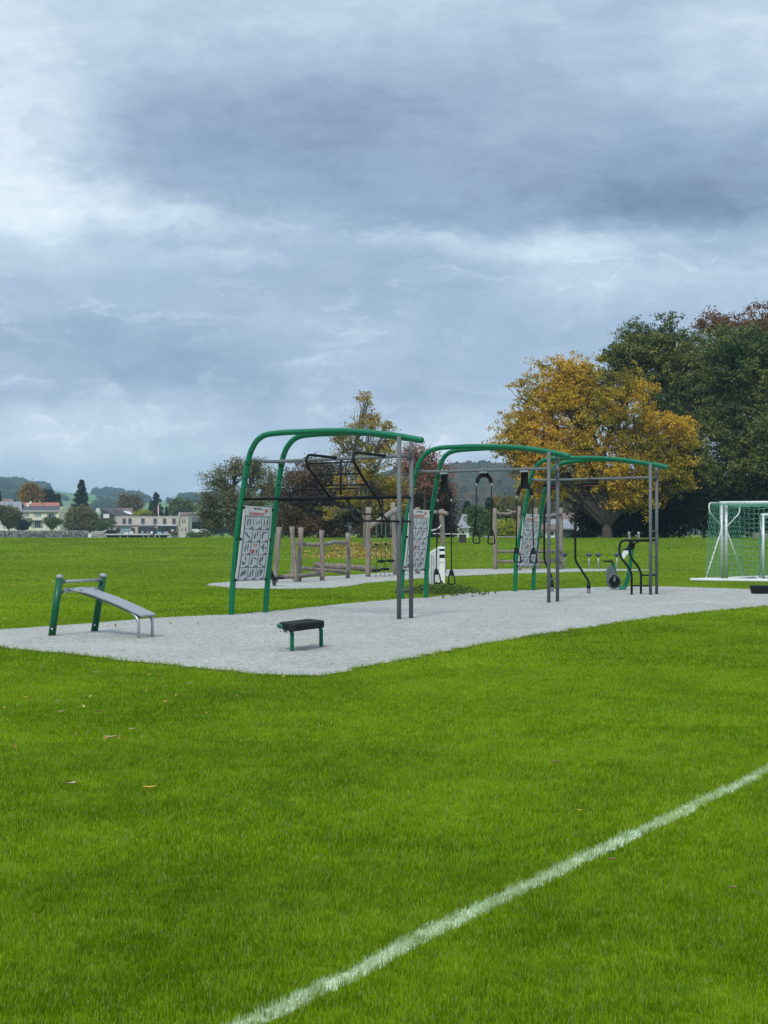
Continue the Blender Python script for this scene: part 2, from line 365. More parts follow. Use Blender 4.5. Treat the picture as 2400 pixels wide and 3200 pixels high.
# ------------------------------------------------------------------ the setting
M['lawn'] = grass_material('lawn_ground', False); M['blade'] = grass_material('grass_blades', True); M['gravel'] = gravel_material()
def in_poly(x, y, poly):
    r = np.zeros(len(x), bool); n = len(poly)
    for i in range(n):
        x0, y0 = poly[i]; x1, y1 = poly[(i + 1) % n]
        c = ((y0 > y) != (y1 > y)) & (x < (x1 - x0) * (y - y0) / ((y1 - y0) or 1e-9) + x0); r ^= c
    return r
def jag(poly, step=.25, amp=.035, seed=3):
    rs = random.Random(seed); out = []
    for i in range(len(poly)):
        a, b = Vector(poly[i]), Vector(poly[(i + 1) % len(poly)]); n = max(1, int((b - a).length / step)); nr = Vector((-(b - a).y, (b - a).x)).normalized()
        for k in range(n): p = a + (b - a) * (k / n) + nr * rs.gauss(0, amp); out.append((p.x, p.y))
    return out
UP1 = [(-500, 1984), (-200, 1978), (0, 1970), (200, 1955), (477, 1933), (723, 1921), (897, 1907), (1099, 1885), (1244, 1873), (1331, 1868), (1447, 1855), (1606, 1847), (1808, 1838), (1950, 1834), (2098, 1834), (2257, 1839), (2400, 1845), (2700, 1856)]
LO1 = [(2700, 1868), (2400, 1896), (2250, 1910), (2098, 1926), (1881, 1956), (1664, 1989), (1447, 2026), (1244, 2066), (1150, 2086), (1060, 2106), (998, 2115), (868, 2112), (723, 2101), (579, 2086), (289, 2054), (0, 2025), (-500, 1995)]
PAD1 = [tuple(G(*p).xy) for p in UP1 + LO1]
UP2 = [(636, 1827), (670, 1821.5), (760, 1817), (839, 1813), (960, 1806), (1093, 1797.5), (1237, 1789), (1395, 1780.5), (1540, 1778), (1761, 1777.6), (1900, 1778.3), (2000, 1780), (2040, 1781.5)]
LO2 = [(2030, 1783), (1900, 1786), (1800, 1788.6), (1604, 1793.8), (1422, 1802), (1237, 1816), (1178, 1821), (1110, 1830), (1048, 1837.6), (940, 1841), (839, 1842), (731, 1840), (670, 1834)]
PAD2 = [tuple(G(*p).xy) for p in UP2 + LO2]
PAD1 = jag(PAD1); PAD2 = jag(PAD2, .4, .06, 5)
def pad(name, poly):
    mb = MB(); z = .012
    mb.add([(x, y, z) for x, y in poly], [tuple(range(len(poly)))], True)
    o = obj(name, mb, M['gravel'], origin=(0, 0, 0)); return tag(o, kind='structure')
def soil_edge(poly):
    n = len(poly); p = [Vector(q) for q in poly]; mb = MB(); vs = []
    for i in range(n):
        t = (p[(i + 1) % n] - p[i - 1]).normalized(); nr = Vector((t.y, -t.x)) * -1; w = .05 + .03 * math.sin(i * 1.7) + .02 * math.sin(i * .37)
        for k in (-1, 1): vs.append((p[i].x + nr.x * w * k, p[i].y + nr.y * w * k, .006))
    mb.add(vs, [(2 * i, 2 * i + 1, 2 * ((i + 1) % n) + 1, 2 * ((i + 1) % n)) for i in range(n)], True)
    tag(obj('soil_edge', mb, M['soil'], origin=(0, 0, 0)), kind='structure')
M['soil'] = material('soil', (.05, .04, .025), .95, .3, 8)
soil_edge(PAD1); soil_edge(PAD2)
pad('gravel_path', PAD1); pad('gravel_path', PAD2)
def ground():
    ys = np.concatenate([np.arange(-30, 68, 7), np.arange(68, 146, 3), np.array([150, 160, 180, 200, 220, 240, 260, 340, 430, 520, 650, 820, 1000])])
    xs = np.concatenate([np.linspace(-420, -60, 9), np.linspace(-40, 40, 9), np.linspace(60, 420, 9)])
    X, Y = np.meshgrid(xs, ys); V = np.stack([X, Y, terr(X, Y)], -1).reshape(-1, 3); nx = len(xs)
    q = np.array([(j * nx + i, j * nx + i + 1, (j + 1) * nx + i + 1, (j + 1) * nx + i) for j in range(len(ys) - 1) for i in range(nx - 1)])
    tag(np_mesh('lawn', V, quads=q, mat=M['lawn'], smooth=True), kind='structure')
ground()

def blades(zones):
    Vs, Q, T = [], [], []; off = 0
    for (y0, y1, dens, w, h, near) in zones:
        n = int(dens * ((y1 * y1 - y0 * y0) / 4 * 1.12 + 3.6 * (y1 - y0)))
        y = np.sqrt(RNG.uniform(y0 * y0, y1 * y1, n)); x = RNG.uniform(-1, 1, n) * (.25 * y * 1.1 + 1.9); edge = RNG.random(n) > (np.abs(x) - .27 * y - .1) / 1.8
        # turf grows in small tussocks
        cx = np.sin(x * 23.1 + np.sin(y * 17.3) * 2) * np.cos(y * 19.7 + np.sin(x * 13.1) * 2)
        keep = ~(in_poly(x, y, PAD1) | in_poly(x, y, PAD2)) & (RNG.random(n) < .80 + .2 * cx) & edge
        x, y, cx = x[keep], y[keep], cx[keep]; n = len(x)
        a = RNG.uniform(0, 2 * np.pi, n); hh = h * RNG.uniform(.5, 1.15, n) * (1 + .18 * cx); ww = w * RNG.uniform(.6, 1.3, n) / 2
        ln = RNG.uniform(0, 2 * np.pi, n); la = hh * np.abs(RNG.normal(0, .45, n)); z = terr(x, y)
        b = np.stack([x, y, z], -1); side = np.stack([np.cos(a) * ww, np.sin(a) * ww, 0 * a], -1)
        lean = np.stack([np.cos(ln) * la, np.sin(ln) * la, 0 * a], -1); up = np.stack([0 * a, 0 * a, hh], -1)
        if near:
            m = b + lean * .3 + up * .6
            V = np.stack([b - side, b + side, m + side * .8, m - side * .8, b + lean + up], 1).reshape(-1, 3)
            i = np.arange(n) * 5 + off; Q.append(np.stack([i, i + 1, i + 2, i + 3], -1)); T.append(np.stack([i + 3, i + 2, i + 4], -1)); off += 5 * n
        else:
            V = np.stack([b - side, b + side, b + lean + up], 1).reshape(-1, 3); i = np.arange(n) * 3 + off; T.append(np.stack([i, i + 1, i + 2], -1)); off += 3 * n
        Vs.append(V)
    return np.concatenate(Vs), np.concatenate(T), np.concatenate(Q)
V, T, Q = blades([(4.3, 7, 21000, .0028, .027, True), (7, 11, 11000, .0040, .028, True), (11, 17, 5200, .0068, .028, False), (17, 28, 1900, .012, .03, False), (28, 48, 500, .024, .032, False), (48, 80, 110, .05, .045, False), (80, 150, 36, .11, .055, False)])
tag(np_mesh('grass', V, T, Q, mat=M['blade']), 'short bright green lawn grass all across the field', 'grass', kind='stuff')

# long grass overhanging the edge of the gravel
def edge_grass():
    vs, T = [], []; off = 0
    for poly, k in ((PAD1, 1), (PAD2, .35)):
        for i in range(len(poly)):
            a, b = np.array(poly[i]), np.array(poly[(i + 1) % len(poly)]); L = np.linalg.norm(b - a)
            if not 10 < a[1] < 60 or abs(a[0]) > .3 * a[1]: continue
            n = int(L * 120 * k); t = RNG.random(n); p = a + (b - a) * t[:, None] + RNG.normal(0, .03, (n, 2)); ang = RNG.uniform(0, 6.28, n)
            w = .006 * (1 + (a[1] > 25)); h = RNG.uniform(.02, .06, n); s = np.stack([np.cos(ang) * w, np.sin(ang) * w, 0 * ang], -1)
            base = np.stack([p[:, 0], p[:, 1], 0 * ang], -1); tip = base + np.stack([RNG.normal(0, .02, n), RNG.normal(0, .02, n), h], -1)
            vs.append(np.stack([base - s, base + s, tip], 1).reshape(-1, 3)); j = np.arange(n) * 3 + off; T.append(np.stack([j, j + 1, j + 2], -1)); off += 3 * n
    tag(np_mesh('edge_grass', np.concatenate(vs), np.concatenate(T), mat=M['blade']), 'longer grass fringing the edges of the gravel', 'grass', kind='stuff')
edge_grass()

# ------------------------------------------------------------------ hills
def skyline(px, pts): return np.interp(px, [p[0] for p in pts], [p[1] for p in pts])
def hill(name, D0, D1, pts, x0, x1, mat, nx=120, ny=26, pw=1.0, back=1.35):
    us = np.linspace(x0, x1, nx); V = []
    def zf(px, d):
        top = CH + (1665 - skyline(px, pts)) / F * D1; s = np.clip((d - D0) / (D1 - D0), 0, 1); s = s ** pw
        z = -2 + (top + 2) * (s * s * (3 - 2 * s) * .5 + s * .5)
        return z + np.sin(px * .021 + d * .004) * 3 * s * (1 - s) * 4
    ds = list(np.linspace(D0, D1, ny)) + [D1 * (1 + (back - 1) * .4), D1 * back]
    for d in ds:
        for px in us:
            dd = min(d, D1); z = zf(px, dd)
            if d > D1: z *= .75 if d < D1 * back else .4
            V.append(((px - 1200) / F * d, d, z))
    q = np.array([(j * nx + i, j * nx + i + 1, (j + 1) * nx + i + 1, (j + 1) * nx + i) for j in range(len(ds) - 1) for i in range(nx - 1)])
    tag(np_mesh(name, np.array(V), quads=q, mat=mat, smooth=True), kind='structure')
    return zf
M['pasture'] = material('pasture', (.06, .16, .035), .9, col2=(.12, .24, .05), vscale=.006, bump=.1, bscale=.05)
M['forest_floor'] = material('forest_floor', (.03, .045, .02), .95, .2, .01)
S1 = [(-900, 1530), (-300, 1520), (0, 1516), (80, 1518), (145, 1532), (200, 1540), (290, 1541), (380, 1553), (460, 1566), (560, 1566), (640, 1556), (800, 1540), (1000, 1540), (1300, 1560), (2000, 1575), (3300, 1560)]
z1 = hill('hills', 900, 3000, S1, -900, 3300, M['pasture'], 160)
S2 = [(1000, 1560), (1150, 1530), (1280, 1500), (1400, 1493), (1500, 1491), (1560, 1493), (1640, 1500), (1800, 1520), (2200, 1540), (2700, 1590)]
z2 = hill('hills', 900, 1900, S2, 1000, 2700, M['forest_floor'], 100, pw=.8)
def hill_pt(zf, px, py, D0, D1):
    for k in range(140):
        d = lerp(D0, D1, k / 139); z = zf(px, d)
        if 1665 - (z - CH) / d * F <= py: return d, z
    return D1, zf(px, D1)
ICO = MB().blob((0, 0, 0), (1, 1, 1), 1, .25, 2)
IV = np.array(ICO.v); IT = np.array(ICO.f)
def wood(name, label, pts, mat, cone=.3):     # pts: x, y, z, height
    pts = np.array(pts); n = len(pts); V = np.repeat(IV[None], n, 0).copy()
    V *= (1 + RNG.normal(0, .10, V.shape[:2] + (1,)))
    isc = RNG.random(n) < cone
    zz = (V[:, :, 2] + 1) / 2; taper = np.where(isc[:, None], np.clip(1.15 - zz * 1.1, .02, 1), 1.0)
    h = pts[:, 3] * RNG.uniform(.75, 1.2, n); w = h * RNG.uniform(.34, .5, n) * np.where(isc, .62, 1)
    V[:, :, 0] *= taper * w[:, None]; V[:, :, 1] *= taper * w[:, None]; V[:, :, 2] = zz * h[:, None]
    V += pts[:, None, :3]; T = (IT[None] + (np.arange(n) * len(IV))[:, None, None]).reshape(-1, 3)
    tag(np_mesh(name, V.reshape(-1, 3), tris=T, mat=mat), label, 'forest', kind='stuff')
M['far_wood'] = leaf_material('far_wood_leaves', [(.012, .028, .014), (.03, .05, .018), (.07, .06, .02)], .02, .05, .9)
M['far_wood2'] = leaf_material('autumn_wood_leaves', [(.012, .03, .014), (.03, .048, .018), (.075, .06, .025), (.10, .07, .03)], .012, .05, .9)
def patch(zf, D0, D1, x0, x1, yb0, yb1, n, h, shape=None):
    out = []
    for _ in range(n):
        px = random.uniform(x0, x1); py = lerp(yb0, yb1, (px - x0) / (x1 - x0)) + random.uniform(-1, 6)
        d, z = hill_pt(zf, px, py, D0, D1); d += random.uniform(-30, 30); e = min(1, (px - x0) / 12 + .5, (x1 - px) / 12 + .5)
        out.append(((px - 1200) / F * d, d, zf(px, min(d, D1)) - 1, h * e))
    return out
A = (z1, 900, 3000)
wood('forest', 'wooded crest on the hilltop at the left edge', patch(*A, -200, 78, 1522, 1524, 320, 17) + patch(*A, -100, 80, 1530, 1532, 160, 16), M['far_wood'])
wood('forest', 'second wood on the ridge behind the yellow tree', patch(*A, 84, 148, 1533, 1536, 110, 15), M['far_wood'])
wood('forest', 'long wood on the ridge right of the tall spruce', patch(*A, 290, 330, 1541, 1543, 60, 12) + patch(*A, 325, 388, 1545, 1552, 90, 15), M['far_wood'])
wood('forest', 'round copses on the ridge behind the tan tree', patch(*A, 398, 440, 1560, 1563, 50, 15) + patch(*A, 438, 470, 1564, 1566, 40, 11) + patch(*A, 523, 541, 1568, 1568, 14, 9), M['far_wood'], .1)
wood('forest', 'dark wood low on the slope above the red roofs', patch(*A, -100, 75, 1562, 1568, 200, 15), M['far_wood'])
wood('forest', 'low clumps of trees on the slope right of the spruce', patch(*A, 296, 372, 1588, 1592, 70, 11) + patch(*A, 300, 390, 1553, 1556, 60, 4) + patch(*A, 190, 215, 1555, 1560, 16, 6), M['far_wood'], .1)
wood('forest', 'wooded hill at the right of the modern house', patch(*A, 560, 700, 1570, 1556, 160, 14), M['far_wood'])
pts = []
for _ in range(2600):
    px = random.uniform(1180, 1900); d = 900 + 1000 * math.sqrt(random.random()); z = z2(px, d); pts.append(((px - 1200) / F * d, d, z - 1.5, random.uniform(12, 18)))
wood('forest', 'bluish wooded hillside seen through the middle exercise rig', pts, M['far_wood2'], .45)
tag(obj('barn', MB().box((-228, 2600, 47), (-214, 2612, 52)).prism([(-230, 2599, 52), (-212, 2599, 52), (-221, 2599, 57)], (0, 14, 0)), M['wall_white']), 'tiny pale barn alone on the far green slope', 'barn')

# ------------------------------------------------------------------ trees
def leaves(C, N, spread, size, rng=RNG, droop=0.0, flat=.7):
    """C (k,3) cluster centres, N leaves per cluster"""
    k = len(C); c = np.repeat(C, N, 0); sp = np.repeat(spread if hasattr(spread, '__len__') else np.full(k, spread), N)
    d = rng.normal(0, 1, (k * N, 3)); d[:, 2] *= flat; d *= sp[:, None] * .55; c = c + d
    a = rng.normal(0, 1, (k * N, 3)); a[:, 2] -= droop; a /= np.linalg.norm(a, axis=1)[:, None]
    b = np.cross(a, rng.normal(0, 1, (k * N, 3))); b /= np.linalg.norm(b, axis=1)[:, None] + 1e-9
    s = size * rng.uniform(.6, 1.3, (k * N, 1)); a *= s; b *= s * .55
    V = np.stack([c - a, c + b, c + a, c - b], 1).reshape(-1, 3); i = np.arange(k * N) * 4
    return V, np.stack([i, i + 1, i + 2, i + 3], -1)
def sample_lobes(lobes, n, shell=.45, rng=RNG):
    L = np.array(lobes); w = (L[:, 3] * L[:, 5]) ** .95; idx = rng.choice(len(L), n, p=w / w.sum()); q = L[idx]
    d = rng.normal(0, 1, (n, 3)); d /= np.linalg.norm(d, axis=1)[:, None]; r = rng.random(n) ** shell
    r *= 1 + .10 * np.sin(d[:, 0] * 9 + idx) * np.cos(d[:, 2] * 8 + idx * 2)
    return q[:, :3] + d * q[:, 3:] * r[:, None], idx
def tree(label, cat, kind, Y, base, lobes, nclust, per, spread, leaf, mat, bark='bark', trunk=.3, fork=.35, group=None, shell=.45, twigs=0, limbs=True, droop=0.0, lean=0.0, depth=.75, zb=None, multi=1, flat=.7, clump=0.0):
    """base: px of the foot; lobes: (px, py, rx, ry) as seen from the field, given real depth"""
    foot = GT(base, Y)
    if zb is not None: foot.z = zb
    L = []
    for i, (px, py, rx, ry) in enumerate(lobes):
        s = Y / F; dy = random.uniform(-.35, .35) * rx * s if len(lobes) > 1 else 0; p = P(px, py, Y + dy); L.append((p.x, p.y, p.z, rx * s, max(rx * s * depth, .6), ry * s))
    root = thing(kind, label, cat, foot, group)
    K = 8 if clump else 1; C, idx = sample_lobes(L, nclust // K, shell)
    if clump:
        idx = np.repeat(idx, K); cr = np.repeat(clump * RNG.uniform(.55, 1.35, len(C)), K)[:, None]; d = RNG.normal(0, .5, (len(idx), 3)) * (1, 1, .55); dd = np.linalg.norm(d, axis=1)[:, None]
        C = np.repeat(C, K, 0) + d / np.maximum(dd, 1) * cr; nclust = len(C)
    C[:, 2] = np.maximum(C[:, 2], foot.z + .15); sp = spread * RNG.uniform(.6, 1.4, nclust)
    V, Q = leaves(C, per, sp, leaf, droop=droop, flat=flat); V[:, 2] = np.maximum(V[:, 2], foot.z + .02)
    np_mesh('crown', V, quads=Q, mat=mat, parent=root)
    top = max(l[2] for l in L); H = top - foot.z; f = Vector((foot.x + lean, foot.y, foot.z + H * fork)); mb = MB()
    for q in range(multi):
        o = Vector((random.uniform(-1, 1), random.uniform(-1, 1), 0)) * trunk * 1.2 * (multi > 1)
        mb.tube(smooth_path([foot + o - Vector((0, 0, .15)), foot + o * 1.1 + Vector((0, 0, H * .06)), lerp(foot, f, .6) + o * 1.3 + Vector((random.uniform(-.1, .1), 0, 0)), f + o], 4), [trunk * k for k in np.interp(np.arange(13) / 12, [0, .12, 1], [1.45, 1.0, .72])], 10)
    if limbs:
        for i, l in enumerate(L):
            c = Vector(l[:3]); s0 = f + Vector((random.uniform(-.5, .5) * trunk, 0, -random.uniform(0, .35) * H * fork * .6)); mid = lerp(s0, c, .5) + Vector((random.uniform(-.08, .08) * H, random.uniform(-.05, .05) * H, H * .04)); t0 = trunk * .5
            mb.tube(smooth_path([s0, mid, c, c + Vector((0, 0, l[5] * .5))], 4), list(np.linspace(t0, t0 * .2, 13)), 7)
            sub = np.where(idx == i)[0][:twigs]
            for j in sub:
                e = Vector(C[j]); a = lerp(mid, c, random.random()); m2 = lerp(a, e, .5) + Vector([random.gauss(0, .06) * (e - a).length for _ in range(3)])
                mb.tube(smooth_path([a, m2, e], 3), list(np.linspace(t0 * .35, t0 * .08, 7)), 5, cap=False)
    obj('trunk', mb, M[bark], root)
    return root
def conifer(label, Y, base, top, half, ybase, mat, n=60, per=22, group=None, leaf=.28, seed=1, kind='spruce_tree', zb=None):
    foot = GT(base, Y); s = Y / F; H = P(base, top, Y).z - foot.z; z0 = max(0, (ybase and P(base, ybase, Y).z - foot.z) or 0); R = half * s; rs = np.random.default_rng(seed)
    root = thing(kind, label, 'tree', foot, group); C, sp = [], []
    for k in range(n):
        t = (k + .5) / n; z = lerp(z0, H, t ** .9); r = R * (1 - t) ** .8 * (1 + .12 * math.sin(k * 2.1)) + .1
        m = max(3, int(9 * (1 - t) + 3))
        for j in range(m):
            a = rs.uniform(0, 6.28); q = r * rs.uniform(.35, 1.05); C.append((foot.x + math.cos(a) * q, foot.y + math.sin(a) * q, foot.z + z - q * .18)); sp.append(.35 + .16 * r)
    V, Q = leaves(np.array(C), per, np.array(sp), leaf, rs, droop=.8, flat=.45); V[:, 2] = np.maximum(V[:, 2], foot.z + .02)
    np_mesh('crown', V, quads=Q, mat=mat, parent=root)
    obj('trunk', MB().tube([foot, foot + Vector((0, 0, H * .97))], [H * .022, .03], 8), M['bark'], root)
    return root
LM = dict(
    yellow=leaf_material('golden_leaves', [(.10, .11, .022), (.27, .22, .028), (.56, .36, .035), (.76, .44, .055)], .16, .4),
    oak=leaf_material('dark_green_leaves', [(.03, .055, .024), (.075, .115, .04), (.15, .18, .05), (.26, .24, .06)], .14, .3),
    red=leaf_material('russet_leaves', [(.07, .05, .028), (.17, .095, .045), (.28, .15, .07)], .25, .3),
    ever=leaf_material('hedge_leaves', [(.006, .014, .007), (.012, .025, .010), (.025, .038, .013)], .3, .15),
    brown=leaf_material('brown_purple_leaves', [(.035, .033, .02), (.07, .055, .033), (.13, .085, .045), (.18, .10, .05)], .25, .25),
    pear=leaf_material('grey_green_leaves', [(.085, .10, .055), (.17, .18, .09), (.28, .26, .13)], .5, .3),
    young=leaf_material('yellow_green_leaves', [(.12, .13, .025), (.26, .22, .04), (.38, .28, .06), (.36, .19, .08)], .5, .4),
    pink=leaf_material('pink_red_leaves', [(.10, .06, .04), (.27, .13, .09), (.46, .23, .18)], .5, .35),
    spruce=leaf_material('spruce_needles', [(.012, .026, .014), (.022, .042, .02), (.035, .055, .025)], .4, .1),
    pine=leaf_material('pine_needles', [(.022, .04, .02), (.035, .06, .028), (.05, .08, .03)], .3, .1),
    orange=leaf_material('orange_leaves', [(.10, .09, .02), (.30, .18, .02), (.48, .23, .02)], .25, .35),
    mid=leaf_material('green_leaves', [(.045, .08, .02), (.09, .14, .03), (.16, .20, .045)], .3, .3),
    olive=leaf_material('olive_leaves', [(.075, .08, .025), (.14, .135, .035), (.23, .18, .05)], .25, .3),
    tan=leaf_material('tan_leaves', [(.09, .085, .045), (.18, .145, .08), (.26, .19, .11)], .25, .3),
    lime=leaf_material('lime_leaves', [(.13, .17, .02), (.30, .32, .03), (.48, .44, .05)], .5, .35),
)
tree('wide golden yellow tree with forked trunk beside the dark oaks', 'tree', 'beech_tree', 146, 1897,
     [(1700, 1235, 75, 70), (1780, 1180, 70, 60), (1650, 1330, 80, 80), (1640, 1420, 60, 60), (2100, 1480, 80, 60), (2130, 1360, 60, 60), (1900, 1560, 70, 40), (1590, 1370, 45, 55), (1740, 1220, 110, 95), (1700, 1400, 110, 90), (1840, 1190, 90, 75), (1840, 1300, 120, 100), (1950, 1230, 100, 90), (1980, 1340, 110, 95), (2080, 1390, 80, 75), (2060, 1480, 100, 75), (1840, 1430, 130, 85), (1960, 1470, 110, 80), (1680, 1500, 90, 70), (1990, 1560, 80, 50), (1800, 1505, 95, 50)],
     4400, 24, .42, .125, LM['yellow'], trunk=.5, fork=.085, twigs=14, shell=.5, clump=1.35)
tree('huge dark green oak standing behind the golden tree', 'tree', 'oak_tree', 158, 2060,
     [(2000, 1090, 80, 75), (2090, 1070, 100, 85), (1960, 1150, 60, 60), (2080, 1190, 120, 100), (2180, 1130, 90, 90), (2130, 1310, 120, 110), (2190, 1230, 90, 90), (2120, 1430, 110, 80), (1930, 1110, 40, 40), (2160, 1520, 100, 70)],
     3400, 24, .46, .14, LM['oak'], trunk=.45, fork=.3, twigs=12, shell=.55, multi=3, clump=1.35)
tree('tallest dark green oak, cut off by the right edge', 'tree', 'oak_tree', 152, 2290,
     [(2280, 1100, 110, 90), (2390, 1130, 110, 90), (2300, 1220, 130, 100), (2420, 1260, 120, 110), (2280, 1350, 120, 90), (2390, 1400, 130, 100), (2300, 1480, 120, 80), (2430, 1530, 120, 80)],
     3800, 24, .46, .14, LM['oak'], trunk=.45, fork=.3, twigs=12, shell=.55, multi=2, clump=1.35)
tree('russet red crown rising above the oaks at the right edge', 'tree', 'maple_tree', 172, 2400,
     [(2330, 1030, 100, 60), (2240, 1010, 60, 38), (2400, 1010, 80, 65), (2380, 1080, 110, 80), (2470, 1100, 120, 90)],
     1300, 20, .5, .15, LM['red'], trunk=.6, fork=.55, twigs=10, clump=1.3)
tree('dark hedge thicket under the oaks behind the football goal', 'hedge', 'hedge', 150, 2200,
     [(1850 + k * 62, 1620 + 8 * math.sin(k * 2.3) - (28 if k > 4 else 0), 60, 68 + (k > 4) * 26) for k in range(12)], 1900, 22, .85, .15, LM['ever'], trunk=.15, fork=.3, limbs=False, zb=1.0)
tree('dark evergreen thicket behind the forked golden tree trunk', 'hedge', 'hedge', 156, 1850,
     [(1800, 1525, 45, 34), (1740, 1520, 40, 26), (1872, 1635, 34, 45), (1900, 1590, 50, 60), (1950, 1570, 70, 90), (2040, 1560, 80, 90), (2120, 1530, 80, 100), (2200, 1500, 90, 110)], 1000, 22, .85, .15, LM['ever'], trunk=.15, fork=.3, limbs=False, zb=1.0)
tree('gnarled old fruit tree with thin grey-green leaves, left of the rigs', 'tree', 'pear_tree', 176, 742,
     [(690, 1510, 50, 50), (740, 1465, 40, 32), (800, 1480, 50, 45), (650, 1570, 40, 50), (720, 1580, 60, 50), (790, 1570, 60, 50), (850, 1530, 40, 50), (670, 1630, 45, 45), (830, 1620, 60, 45), (750, 1640, 50, 35), (640, 1610, 25, 40)],
     2000, 15, .46, .11, LM['pear'], trunk=.42, fork=.3, twigs=40, shell=.6, droop=.4, clump=.9)
tree('big brown-purple bush behind the log posts', 'tree', 'copper_beech', 160, 1010,
     [(930, 1530, 70, 60), (1000, 1480, 90, 45), (900, 1600, 60, 70), (980, 1580, 90, 80), (1080, 1520, 90, 65), (1080, 1620, 100, 70), (920, 1650, 60, 40), (1000, 1650, 80, 40), (1180, 1560, 80, 70), (1170, 1640, 80, 50), (1270, 1560, 80, 60), (1280, 1640, 90, 50)],
     3400, 20, .55, .12, LM['brown'], trunk=.35, fork=.3, shell=.38, zb=.95, clump=1.1)
tree('young tree turning yellow, its top wispy, in front of the brown bush', 'tree', 'young_maple_tree', 104, 1141,
     [(1120, 1340, 60, 45), (1160, 1300, 40, 45), (1200, 1345, 50, 45), (1145, 1255, 16, 40), (1100, 1400, 75, 50), (1200, 1420, 80, 50), (1060, 1370, 35, 25), (1150, 1480, 90, 60), (1220, 1510, 70, 60), (1080, 1520, 60, 60), (1160, 1570, 90, 50), (1050, 1600, 40, 30), (1240, 1585, 60, 40)],
     900, 13, .27, .085, LM['young'], 'bark_pale', trunk=.17, fork=.22, twigs=26, shell=.55, clump=.6)
tree('small tree with pink-red leaves between the first two rigs', 'tree', 'cherry_tree', 150, 1330,
     [(1330, 1440, 50, 40), (1290, 1410, 45, 30), (1370, 1475, 45, 42), (1330, 1500, 60, 40), (1390, 1530, 35, 30), (1280, 1460, 50, 40)], 420, 16, .6, .12, LM['pink'], trunk=.2, fork=.5, twigs=14)
tree('dark brown-green bush under the pink-red tree', 'tree', 'brown_bush', 156, 1370,
     [(1350, 1540, 55, 55), (1300, 1580, 70, 70), (1378, 1590, 45, 60), (1350, 1640, 70, 45), (1398, 1655, 26, 30)], 1100, 20, .7, .13, LM['brown'], trunk=.2, fork=.3, zb=1.0)
# middle distance, between the rigs
conifer('pointed dark conifer beside the grey-roofed house', 300, 1460, 1568, 26, 1660, LM['spruce'], 26, 12, leaf=.3, seed=2)
conifer('tall dark conifer left of the orange tree', 300, 1530, 1556, 26, 1660, LM['spruce'], 30, 12, leaf=.3, seed=3)
tree('round grey-green bush right of the grey-roofed house', 'tree', 'willow_bush', 250, 1500, [(1500, 1630, 30, 45), (1480, 1610, 18, 26), (1520, 1640, 24, 36)], 420, 14, .8, .22, LM['mid'], fork=.3, trunk=.2)
tree('lime yellow bush between the log posts', 'tree', 'hazel_bush', 220, 1583, [(1583, 1650, 34, 26), (1565, 1655, 22, 20), (1605, 1652, 20, 22)], 420, 14, .5, .17, LM['lime'], fork=.3, trunk=.1)
tree('orange tree peeking between the conifers', 'tree', 'orange_tree', 340, 1556, [(1556, 1572, 16, 16), (1550, 1582, 14, 14)], 120, 14, .8, .25, LM['orange'], fork=.5, trunk=.2)
tree('wide olive tree mass behind the third rig', 'tree', 'lime_tree', 320, 1610, [(1600, 1585, 40, 30), (1570, 1600, 35, 30), (1640, 1590, 45, 35), (1620, 1615, 60, 30)], 900, 14, 1.2, .3, LM['olive'], fork=.4, trunk=.3)
tree('tan autumn tree under the golden tree branches', 'tree', 'ash_tree', 360, 1750, [(1690, 1585, 50, 45), (1760, 1575, 60, 45), (1820, 1590, 40, 60)], 800, 12, 1.1, .28, LM['tan'], fork=.4, trunk=.3)
tree('low dark hedge in front of the white-walled house', 'hedge', 'hedge', 230, 1800, [(1808, 1676, 24, 9), (1834, 1672, 16, 12)], 260, 14, .5, .2, LM['ever'], limbs=False, trunk=.05)
tree('low green hedge below the lime yellow bush', 'hedge', 'hedge', 232, 1600, [(1540, 1676, 30, 9), (1600, 1676, 40, 9), (1660, 1674, 40, 12)], 260, 14, .5, .2, LM['mid'], limbs=False, trunk=.05)
# around the houses at the left
conifer('tall dark spruce between the cream house and the modern house', 500, 254, 1500, 38, 1650, LM['spruce'], 54, 14, leaf=.42, seed=5)
conifer('dark conifer rising behind the modern house by the flagpole', 520, 487, 1540, 34, 1640, LM['pine'], 30, 14, leaf=.5, seed=6)
conifer('narrow conifer behind the red roof', 540, 183, 1544, 15, 1630, LM['spruce'], 30, 8, leaf=.4, seed=7)
conifer('small pointed conifer right of the second flagpole', 540, 520, 1585, 8, 1640, LM['spruce'], 18, 6, leaf=.35, seed=8)
conifer('dark conifer cut off by the left edge', 520, -4, 1536, 18, 1640, LM['spruce'], 26, 10, leaf=.4, seed=9)
tree('orange-yellow tree behind the red roof', 'tree', 'maple_tree', 540, 96, [(96, 1535, 26, 26), (80, 1548, 18, 20), (114, 1548, 18, 20), (95, 1560, 32, 18)], 420, 14, 1.3, .4, LM['orange'], fork=.4, trunk=.4)
tree('round dark green tree behind the cream house', 'tree', 'yew_tree', 545, 150, [(148, 1552, 26, 20), (160, 1562, 20, 22), (138, 1565, 18, 18)], 500, 16, 1.2, .38, LM['spruce'], fork=.3, trunk=.4)
tree('huge dome-shaped bush right of the cream house', 'tree', 'hornbeam_dome', 462, 255, [(255, 1620, 50, 38), (240, 1628, 34, 30), (275, 1628, 32, 30), (255, 1640, 52, 20), (255, 1604, 38, 18)], 1300, 16, .9, .3, LM['olive'], fork=.3, trunk=.3, shell=.35)
tree('spreading tree at the left edge above the stone wall', 'tree', 'apple_tree', 452, 28, [(28, 1602, 32, 20), (0, 1600, 30, 18), (52, 1612, 18, 16), (30, 1630, 24, 18), (-20, 1610, 30, 20)], 700, 13, .9, .3, LM['olive'], fork=.35, trunk=.25)
